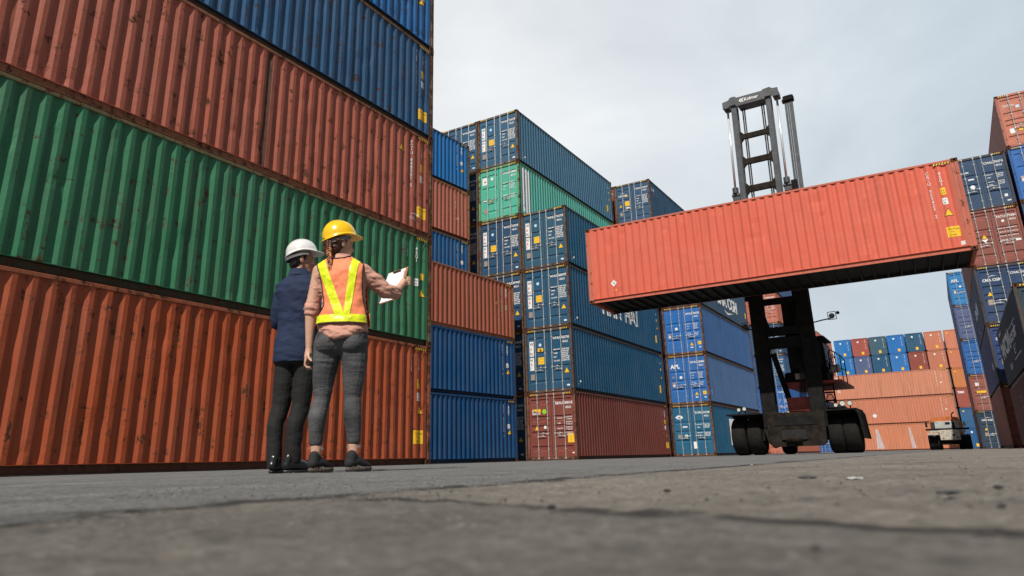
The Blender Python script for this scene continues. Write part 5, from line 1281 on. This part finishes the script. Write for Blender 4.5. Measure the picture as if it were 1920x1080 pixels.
RP = [(.985, .150), (1.05, .145), (1.113, .128), (1.20, .112), (1.288, .109), (1.40, .108), (1.457, .107), (1.478, .078)]
def lim(P_, z): return float(np.interp(z, [a[0] for a in P_], [a[1] for a in P_]))
def neckz(u): return float(np.interp(u, [-.236, -.163, -.094, -.025, .013, .107], [1.449, 1.474, 1.463, 1.468, 1.492, 1.462]))
def inv(u, z):
    """keep the outline on the torso ellipse"""
    a, b, c = vrad(z); return max(c-a*.999, min(c+a*.999, u))
nu, nz = 46, 46; V = []
for j in range(nz+1):
    for i in range(nu+1):
        f = i/nu; z = .985+(1.40-.985)*min(1, j/(nz*.82))
        if j > nz*.82: 
            g = (j-nz*.82)/(nz*.18); 
        else: g = 0
        ul, ur = lim(LP, z), lim(RP, z)
        if g > 0: ul += (-.240-ul)*g*.8; ur += (.100-ur)*g
        u = ul+(ur-ul)*f
        if g > 0: z = z+(neckz(u)-z)*g
        V.append(vback(inv(u, z), z, .004))
F = [(j*(nu+1)+i, j*(nu+1)+i+1, (j+1)*(nu+1)+i+1, (j+1)*(nu+1)+i) for j in range(nz) for i in range(nu)]
m = MB(); m.add(V, F, VEST)
# front of the vest, wrapping round the body
fr = []; nf = 24
for j in range(nz+1):
    z = .985+(1.42-.985)*j/nz; a, b, c = vrad(z); a += .004; b += .004
    for i in range(nf+1):
        t = math.pi*i/nf; x, y = sup(a, b, t, 2.3); fr.append((c+x, y, z))
# only below the armholes and at the chest
Ff = []
for j in range(nz):
    z = .985+(1.42-.985)*j/nz
    for i in range(nf):
        if z > 1.07 and (i < 3 or i > nf-4): continue
        Ff.append((j*(nf+1)+i, j*(nf+1)+i+1, (j+1)*(nf+1)+i+1, (j+1)*(nf+1)+i))
m.add(fr, Ff, VEST)
vm = m.mesh('vest', smooth=True, fix=False); vest = put('safety_vest', vm, wo)
so_ = vest.modifiers.new('thick', 'SOLIDIFY'); so_.thickness = .004; so_.offset = -1
def strip(P0, P1, w0, w1, name='reflective_strip', seg=22, wseg=6):
    m = MB(); vs = []
    for j in range(seg+1):
        f = j/seg; z = P0[1]+(P1[1]-P0[1])*f; u = P0[0]+(P1[0]-P0[0])*f; w = w0+(w1-w0)*f
        for i in range(wseg+1):
            uu = u+w*i/wseg; p_ = vback(inv(uu, z), min(z, neckz(uu)-.002), .0095); vs.append(p_)
    m.add(vs, [(j*(wseg+1)+i, j*(wseg+1)+i+1, (j+1)*(wseg+1)+i+1, (j+1)*(wseg+1)+i) for j in range(seg) for i in range(wseg)], STRIP)
    put(name, m.mesh(name, smooth=True, fix=False), vest)
strip((-.232, 1.455), (-.064, 1.045), .068, .066); strip((.031, 1.486), (-.004, 1.045), .056, .046)
m = MB(); vs = []; nb = 40
for j in range(7):
    z = .993+.054*j/6
    for i in range(nb+1):
        ul, ur = lim(LP, z)+.002, lim(RP, z)-.002; vs.append(vback(inv(ul+(ur-ul)*i/nb, z), z, .0105))
m.add(vs, [(j*(nb+1)+i, j*(nb+1)+i+1, (j+1)*(nb+1)+i+1, (j+1)*(nb+1)+i) for j in range(6) for i in range(nb)], STRIP); put('reflective_strip', m.mesh('reflective_strip', smooth=True, fix=False), vest)
def pipe(pts, r=.0038):
    m = MB(); m.tube([vback(inv(u, z), z, .007) for u, z in pts], r, 7, PIPING); put('piping', m.mesh('piping', smooth=True), vest)
def dens(P_, n=40):
    z0, z1 = P_[0][0], P_[-1][0]; return [(lim(P_, z0+(z1-z0)*k/n), z0+(z1-z0)*k/n) for k in range(n+1)]
pipe([(lim(LP, 1.05+(.397)*k/40) if True else 0, 1.05+.397*k/40) for k in range(41)]); pipe([(lim(RP, 1.05+.40*k/40), 1.05+.40*k/40) for k in range(41)])
pipe([(-.163+.176*k/24, neckz(-.163+.176*k/24)) for k in range(25)]); pipe([(-.214+.364*k/30, .984) for k in range(31)], .003)
# jeans
bm = bmesh.new()
loft(bm, [(.77, -.044, 0, .10, .06), (.80, -.044, 0, .145, .090), (.84, -.042, -.002, .176, .116), (.90, -.038, -.004, .183, .128), (.95, -.034, 0, .172, .118), (1.0, -.032, 0, .158, .106)], 40, 2.3)
ellipsoid(bm, (-.125, -.055, .855), (.085, .080, .085)); ellipsoid(bm, (.050, -.055, .855), (.085, .080, .085))
chain(bm, [(-.128, -.008, .86), (-.142, 0, .74), (-.155, .010, .60), (-.160, .018, .487), (-.180, -.010, .36), (-.183, 0, .25), (-.181, 0, .200)], [.103, .092, .075, .058, .062, .050, .046])
chain(bm, [(.048, -.008, .86), (.058, 0, .74), (.054, .008, .60), (.052, .015, .487), (.062, -.012, .36), (.072, 0, .25), (.075, 0, .205)], [.103, .092, .075, .058, .062, .050, .046])
def jf(p, n_):
    k = math.exp(-((p.z-.50)/.07)**2)+.9*math.exp(-((p.z-.72)/.06)**2)+.35
    return k*(folds(p, 7, 46, .0026, 1)+.0035*max(0, mnoise.noise(Vector((p.x*9+.3*p.z, p.y*7, p.z*38)))))
jeans = put('jeans', remesh(bm, 'jeans', .0055, 4, JEANS, jf), wo)
for cx, sx in ((-.135, 1), (.062, -1)):
    m = MB(); q = [(-.045, .045), (.045, .045), (.045, -.035), (0, -.058), (-.045, -.035)]; 
    def jb(x, z): return (cx+x, -.132-.0*abs(x)-.006-.06*(0.0)+.9*(x*sx*.0)+(abs(cx+x+.04)**2)*1.6, .90+z)
    m.tube([jb(a, b) for a, b in q+[q[0]]], .0022, 5, PIPING, caps=False); put('pocket_seam', m.mesh('pocket_seam'), jeans)
# frayed hems
FR = plain('frayed_thread', (.30, .29, .28), .9)
for cx, cz in ((-.181, .192), (.075, .198)):
    m = MB(); rg2 = random.Random(int(cx*1000)+500)
    for k in range(26):
        t = rg2.uniform(0, 2*math.pi); a = (cx+.044*math.cos(t), .044*math.sin(t), cz-.028); l = rg2.uniform(.006, .022)
        m.tube([a, (a[0]+rg2.uniform(-.006, .010), a[1]+rg2.uniform(-.006, .006), a[2]-l)], .0011, 4, FR)
    put('frayed_hem', m.mesh('frayed_hem'), jeans)
# shoes
def sneaker(root, heel, toe, seed):
    h = Vector(heel); t = Vector(toe); d = (t-h); Ls = d.length; d.normalize(); s_v = Vector((d.y, -d.x, 0))
    def Pn(a, b, z): return tuple(h+d*(a*Ls)+s_v*b+Vector((0, 0, z)))
    bm = bmesh.new()
    chain(bm, [Pn(.02, 0, .055), Pn(.28, 0, .060), Pn(.55, .003, .045), Pn(.88, .004, .033)], [.037, .043, .041, .030]); chain(bm, [Pn(.05, 0, .06), Pn(.09, 0, .105)], [.037, .036]); chain(bm, [Pn(.32, 0, .07), Pn(.14, 0, .098)], [.034, .034])
    sh = put('shoe', remesh(bm, 'shoe', .0045, 4, KNIT), root)
    n = 32; m = MB(); out = []
    for k in range(n):
        a = 2*math.pi*k/n; f = (1+math.cos(a))/2; x = -.10+1.20*f; wd = (.036+.012*math.sin(min(1, max(0, (x))) * math.pi))*math.sin(a)
        if abs(math.sin(a)) < .35: wd *= 1.15
        out.append((x, wd))
    rows = []
    for z, e in ((.000, .92), (.005, 1.0), (.020, 1.05), (.030, .94)): rows.append([Pn(.48+(x-.48)*e if z else x, w_*e*1.12, z+(.012 if x < .25 and z > .02 else 0)) for x, w_ in out])
    vs = [p_ for r_ in rows for p_ in r_]; m.add(vs, [(j*n+k, j*n+(k+1) % n, (j+1)*n+(k+1) % n, (j+1)*n+k) for j in range(3) for k in range(n)]+[tuple(range(n-1, -1, -1)), tuple(range(3*n, 4*n))], SOLE)
    for k in range(n):
        x, w_ = out[k]
        if x < .45: m.tube([Pn(x*1.06-.01, w_*1.20, .005), Pn(x*1.07-.01, w_*1.22, .027)], .0028, 5, SOLE)
    put('sole', m.mesh('sole', smooth=True), sh)
    m = MB(); m.tube([Pn(.30, .01, .10), Pn(.36, .03, .118), Pn(.46, .035, .100), Pn(.40, .02, .088)], .0026, 6, KNIT); m.tube([Pn(.12, .0, .135), Pn(.09, 0, .150), Pn(.06, 0, .128)], .003, 6, KNIT); put('lace', m.mesh('lace'), sh)
sneaker(wo, (-.186, -.045, 0), (-.118, .175, 0), 1); sneaker(wo, (.062, -.045, 0), (.150, .160, 0), 2)

# clipboard and radio
cl = thing('clipboard', 'clipboard with white papers held up by the woman in the orange vest', 'clipboard', (0, 0, 0), ROTZ)
cl.location = (-3.5446, 3.5774, 0)
bl = Vector(pv(.209, 1.138, .335)); br = Vector(pv(.365, 1.185, .245)); tl_ = Vector(pv(.283, 1.364, .455)); tr_ = Vector(pv(.418, 1.408, .34))
nrm = (br-bl).cross(tl_-bl).normalized()
if nrm.y > 0: nrm = -nrm
def quad(f0, f1, g0, g1, off):
    P_ = lambda f, g: bl*(1-f)*(1-g)+br*f*(1-g)+tl_*(1-f)*g+tr_*f*g+nrm*off
    return [P_(f0, g0), P_(f1, g0), P_(f1, g1), P_(f0, g1)]
def slab(name, mat, f0, f1, g0, g1, o0, o1, parent=cl):
    m = MB(); vs = [tuple(v) for v in quad(f0, f1, g0, g1, o0)+quad(f0, f1, g0, g1, o1)]
    m.add(vs, [(0, 1, 2, 3), (7, 6, 5, 4), (0, 4, 5, 1), (1, 5, 6, 2), (2, 6, 7, 3), (3, 7, 4, 0)], mat); return put(name, m.mesh(name), parent)
slab('board', WOOD, 0, 1.03, -.01, 1.02, -.004, 0); pp = slab('paper', PAPER, .0, .93, .01, .99, .001, .003)
slab('clip', BLACK, .30, .70, .93, .965, .004, .012)
ra = thing('walkie_talkie', 'black walkie talkie in the left hand of the woman in the orange vest', 'radio', (-3.5446, 3.5774, 0), ROTZ)
m = MB(); m.box(-.256, -.226, -.028, .030, .716, .80, RAD, bev=.006); put('radio_body', m.mesh('radio_body'), ra)
m = MB(); m.cyl((-.246, .02, .80), (-.240, .03, .86), .005, n=8, mat=RAD); put('antenna', m.mesh('antenna'), ra)
m = MB(); m.box(-.252, -.232, -.031, -.0285, .735, .770, HARN, bev=.001); put('speaker_grille', m.mesh('speaker_grille'), ra)

# ---- man in the navy jacket
mn, pv = person('man in a white hard hat and navy jacket with black trousers', (-4.0699, 3.6084, 0), 5.2, 1.595)
HY2 = 1.25; hc = pv(-.012, 1.560, .02)
bm = bmesh.new(); head_parts(bm, hc, HY2, jaw=1.15, s=1.0)
chain(bm, [(-.035, .02, 1.50), (-.035, .0, 1.42), (-.03, 0, 1.36)], [.056, .058, .08])
loft(bm, [(.80, -.02, 0, .13, .10), (.95, -.02, 0, .125, .09), (1.1, -.015, 0, .115, .085), (1.3, -.015, 0, .145, .09), (1.38, -.02, 0, .13, .075), (1.44, -.03, 0, .07, .06)], 30, 2.2)
chain(bm, [(-.145, 0, 1.33), (-.174, .0, 1.20), (-.184, .03, 1.085), (-.14, .13, 1.07), (-.08, .20, 1.115), (-.02, .25, 1.15)], [.040, .036, .033, .031, .029, .026]); ellipsoid(bm, (.015, .26, 1.165), (.045, .02, .03))
for k in range(4): finger(bm, (.045, .262, 1.182-.016*k), [(1, .1, 0), (.8, -.3, 0), (.5, -.8, 0)], [.030-.003*abs(k-1), .022, .018], .0088)
finger(bm, (.01, .262, 1.19), [(.5, 0, .9), (.8, 0, .5)], [.03, .026], .010)
chain(bm, [(.115, 0, 1.33), (.150, .0, 1.20), (.175, .03, 1.085), (.11, .13, 1.07), (.05, .205, 1.11), (-.04, .23, 1.10)], [.040, .036, .033, .031, .029, .026]); ellipsoid(bm, (-.07, .235, 1.10), (.045, .02, .03))
for k in range(4): finger(bm, (-.10, .237, 1.118-.016*k), [(-1, .1, 0), (-.8, -.2, 0), (-.5, -.8, 0)], [.030-.003*abs(k-1), .022, .018], .0088)
finger(bm, (-.065, .235, 1.125), [(-.5, 0, .9), (-.8, 0, .5)], [.03, .026], .010)
chain(bm, [(-.08, 0, .86), (-.105, .015, .47), (-.127, 0, .10)], [.065, .045, .034]); chain(bm, [(.055, 0, .86), (.042, .015, .47), (.012, 0, .10)], [.065, .045, .034])
capsule_bm(bm, (-.13, 0, .08), (-.11, .12, .04), .036, .03); capsule_bm(bm, (.015, 0, .08), (.09, .08, .04), .036, .03)
put('body', remesh(bm, 'body', .006, 3, SKINM), mn)
bm = bmesh.new(); Hm = Matrix.Translation(Vector(hc)) @ Matrix.Rotation(-HY2, 4, 'Z'); R3 = Matrix.Rotation(-HY2, 3, 'Z')
H_ = lambda x, y, z: tuple(Hm @ Vector((x, y, z)))
ellipsoid(bm, H_(0, -.022, .026), (.079, .084, .088), R3); ellipsoid(bm, H_(0, -.052, -.022), (.066, .046, .050), R3)
capsule_bm(bm, H_(.072, .018, .03), H_(.074, .012, -.008), .010, .007); capsule_bm(bm, H_(-.072, .018, .03), H_(-.074, .012, -.008), .010, .007)
put('hair', remesh(bm, 'hair', .005, 2, HAIRB, strands), mn)
hard_hat(mn, 'hard_hat', H_(0, -.010, .062), HY2, .20, HWHI, rad=(.108, .120, .116))
# jacket
JT = [(.775, -.02, 0, .150, .125), (.82, -.02, 0, .158, .130), (.90, -.02, 0, .160, .130), (1.0, -.018, 0, .146, .116), (1.08, -.016, 0, .140, .108), (1.2, -.016, 0, .158, .116), (1.30, -.018, 0, .182, .122), (1.37, -.022, 0, .182, .106), (1.41, -.027, 0, .130, .086), (1.445, -.032, .0, .080, .072), (1.465, -.034, .004, .066, .066)]
bm = bmesh.new(); loft(bm, JT, 44, 2.3)
chain(bm, [(-.148, 0, 1.335), (-.174, .0, 1.20), (-.184, .03, 1.085), (-.14, .13, 1.07), (-.07, .205, 1.115)], [.062, .053, .049, .046, .040])
chain(bm, [(.115, 0, 1.335), (.150, .0, 1.20), (.175, .03, 1.085), (.11, .13, 1.07), (.05, .205, 1.11)], [.066, .060, .055, .050, .042])
def jk(p, n_): return folds(Vector((p.x+.9*p.z, p.y, p.z)), 7, 13, .0075, 7)+folds(Vector((p.x-.7*p.z, p.y, p.z)), 16, 26, .0025, 2)
jk_ = put('jacket', remesh(bm, 'jacket', .0062, 4, NAVYC, jk), mn)
m = MB(); vs = []
for k in range(25):
    t = math.pi*(.92+1.16*k/24); x, y = -.034+.070*math.cos(t), .004+.070*math.sin(t); vs += [(x, y, 1.448), (x, y*1.0, 1.492), (-.034+.083*math.cos(t), .004+.084*math.sin(t), 1.440)]
m.add(vs, [(3*i, 3*i+3, 3*i+4, 3*i+1) for i in range(24)]+[(3*i+1, 3*i+4, 3*i+5, 3*i+2) for i in range(24)], NAVYC); put('collar', m.mesh('collar', smooth=True), jk_)
# trousers
bm = bmesh.new(); loft(bm, [(.76, -.018, 0, .135, .110), (.84, -.018, -.004, .140, .118), (.95, -.018, 0, .135, .108)], 36, 2.3)
chain(bm, [(-.078, -.005, .84), (-.090, 0, .66), (-.105, .015, .47), (-.132, -.008, .33), (-.128, -.004, .18), (-.122, 0, .085)], [.082, .078, .066, .058, .055, .054])
chain(bm, [(.058, -.005, .84), (.056, 0, .66), (.042, .015, .47), (.012, -.008, .33), (.006, -.004, .18), (.010, .0, .09)], [.082, .078, .068, .064, .062, .058])
put('trousers', remesh(bm, 'trousers', .006, 4, TROUS, lambda p, n_: folds(p, 8, 18, .0030, 4)), mn)
def dress_shoe(root, heel, toe):
    h = Vector(heel); t = Vector(toe); d = (t-h); Ls = d.length; d.normalize(); s_v = Vector((d.y, -d.x, 0))
    Pn = lambda a, b, z: tuple(h+d*(a*Ls)+s_v*b+Vector((0, 0, z)))
    bm = bmesh.new(); chain(bm, [Pn(.03, 0, .052), Pn(.30, 0, .056), Pn(.60, .0, .046), Pn(.90, 0, .034)], [.036, .040, .040, .028]); chain(bm, [Pn(.05, 0, .06), Pn(.10, 0, .10)], [.036, .040])
    sh = put('shoe', remesh(bm, 'shoe', .0045, 5, LEATH), root)
    n = 28; m = MB(); rows = []
    for z, e in ((0, 1.0), (.012, 1.02), (.018, .98)):
        rows += [Pn(.49+.57*math.cos(2*math.pi*k/n)*e, .045*math.sin(2*math.pi*k/n)*e*(1+.12*math.cos(2*math.pi*k/n)), z) for k in range(n)]
    m.add(rows, [(j*n+k, j*n+(k+1) % n, (j+1)*n+(k+1) % n, (j+1)*n+k) for j in range(2) for k in range(n)]+[tuple(range(n-1, -1, -1)), tuple(range(2*n, 3*n))], BLACK); put('sole', m.mesh('sole'), sh)
dress_shoe(mn, (-.122, -.045, 0), (-.09, .20, 0)); dress_shoe(mn, (-.022, -.050, 0), (.125, .115, 0))

# ------------------------------------------------------------------ camera, light, sky
CAM = dict(f=1307.803, cx=954.925, cy=458.642, h=.0476)
Rv = Vector((.84944185, .52711051, -.02455702)); Uv = Vector((.17563714, -.23854336, .95511709)); Fv = Vector((-.49759434, .81562956, .2952089))
cd = bpy.data.cameras.new('camera'); cam = bpy.data.objects.new('camera', cd); col.objects.link(cam); scene.camera = cam
M = Matrix((Rv, Uv, -Fv)).transposed().to_4x4(); M.translation = Vector((0, 0, CAM['h'])); cam.matrix_world = M
cd.sensor_width = 36; cd.lens = CAM['f']*36/1920; cd.shift_x = (960-CAM['cx'])/1920; cd.shift_y = -(540-CAM['cy'])/1920
cd.clip_start = .02; cd.clip_end = 3000
cd.dof.use_dof = True; cd.dof.focus_distance = 11.0; cd.dof.aperture_fstop = 5.0

SUN = Vector((.225, -1.0, 1.25)).normalized()
sd = bpy.data.lights.new('sun', 'SUN'); so = bpy.data.objects.new('sun', sd); col.objects.link(so)
so.rotation_euler = SUN.to_track_quat('Z', 'Y').to_euler(); sd.energy = 5.0; sd.angle = R_(.53); sd.color = (1.0, .955, .88)
elev = math.asin(SUN.z); az = math.atan2(SUN.x, SUN.y)
w = bpy.data.worlds.new('World'); scene.world = w; w.use_nodes = True; nt = w.node_tree; L = nt.links
bg = nt.nodes['Background']; sky = nt.nodes.new('ShaderNodeTexSky'); sky.sky_type = 'NISHITA'; sky.sun_disc = False
sky.sun_elevation = elev; sky.sun_rotation = az; sky.air_density = 1.3; sky.dust_density = 1.5; sky.ozone_density = 1.2
tc = nt.nodes.new('ShaderNodeTexCoord')
mp = nt.nodes.new('ShaderNodeMapping'); mp.inputs['Scale'].default_value = (1.0, 1.0, 1.7); mp.inputs['Location'].default_value = (.35, .1, 0); L.new(tc.outputs['Generated'], mp.inputs[0])
cn = N(nt, 'ShaderNodeTexNoise', i_Scale=1.5, i_Detail=8.0, i_Roughness=.52, i_Distortion=.35); L.new(mp.outputs[0], cn.inputs['Vector'])
cr = ramp(nt, .25, .62, (.80, .80, .80, 1), (1, 1, 1, 1)); L.new(cn.outputs['Fac'], cr.inputs[0])
# thin overcast: brighter cloud towards the west (left), pale blue grey elsewhere
dp = nt.nodes.new('ShaderNodeVectorMath'); dp.operation = 'DOT_PRODUCT'; dp.inputs[1].default_value = (-.86, .25, .44); L.new(tc.outputs['Generated'], dp.inputs[0])
lr = ramp(nt, .35, 1.0, (7.0, 7.95, 8.7, 1), (10.7, 10.8, 10.9, 1)); L.new(dp.outputs['Value'], lr.inputs[0])
# clouds held to the view ahead; sky elsewhere dimmed to cut fill light
fw = nt.nodes.new('ShaderNodeVectorMath'); fw.operation = 'DOT_PRODUCT'; fw.inputs[1].default_value = (-.35, .90, .20); L.new(tc.outputs['Generated'], fw.inputs[0])
fr_ = ramp(nt, .48, .80, (.03, .03, .03, 1), (1, 1, 1, 1)); L.new(fw.outputs['Value'], fr_.inputs[0])
cn2 = N(nt, 'ShaderNodeTexNoise', i_Scale=2.3, i_Detail=7.0, i_Roughness=.55, i_Distortion=.5); L.new(mp.outputs[0], cn2.inputs['Vector'])
cr2 = ramp(nt, .33, .66, (.84, .85, .87, 1), (1.07, 1.06, 1.05, 1)); L.new(cn2.outputs['Fac'], cr2.inputs[0])
lcol = mixc(nt, 1.0, lr.outputs[0], cr2.outputs[0], 'MULTIPLY')
cloud = mixc(nt, math_(nt, 'MULTIPLY', cr.outputs[0], fr_.outputs[0]), mixc(nt, 1.0, sky.outputs[0], (.50, .50, .50, 1), 'MULTIPLY'), lcol)
L.new(cloud, bg.inputs['Color']); bg.inputs['Strength'].default_value = .09
vs = scene.view_settings; vs.view_transform = 'Standard'; vs.look = 'None'; vs.exposure = 0.0; vs.gamma = 1; vs.use_curve_mapping = False
scene.render.engine = 'CYCLES'
scene.cycles.max_bounces = 6; scene.cycles.diffuse_bounces = 3; scene.cycles.glossy_bounces = 3; scene.cycles.use_denoising = True
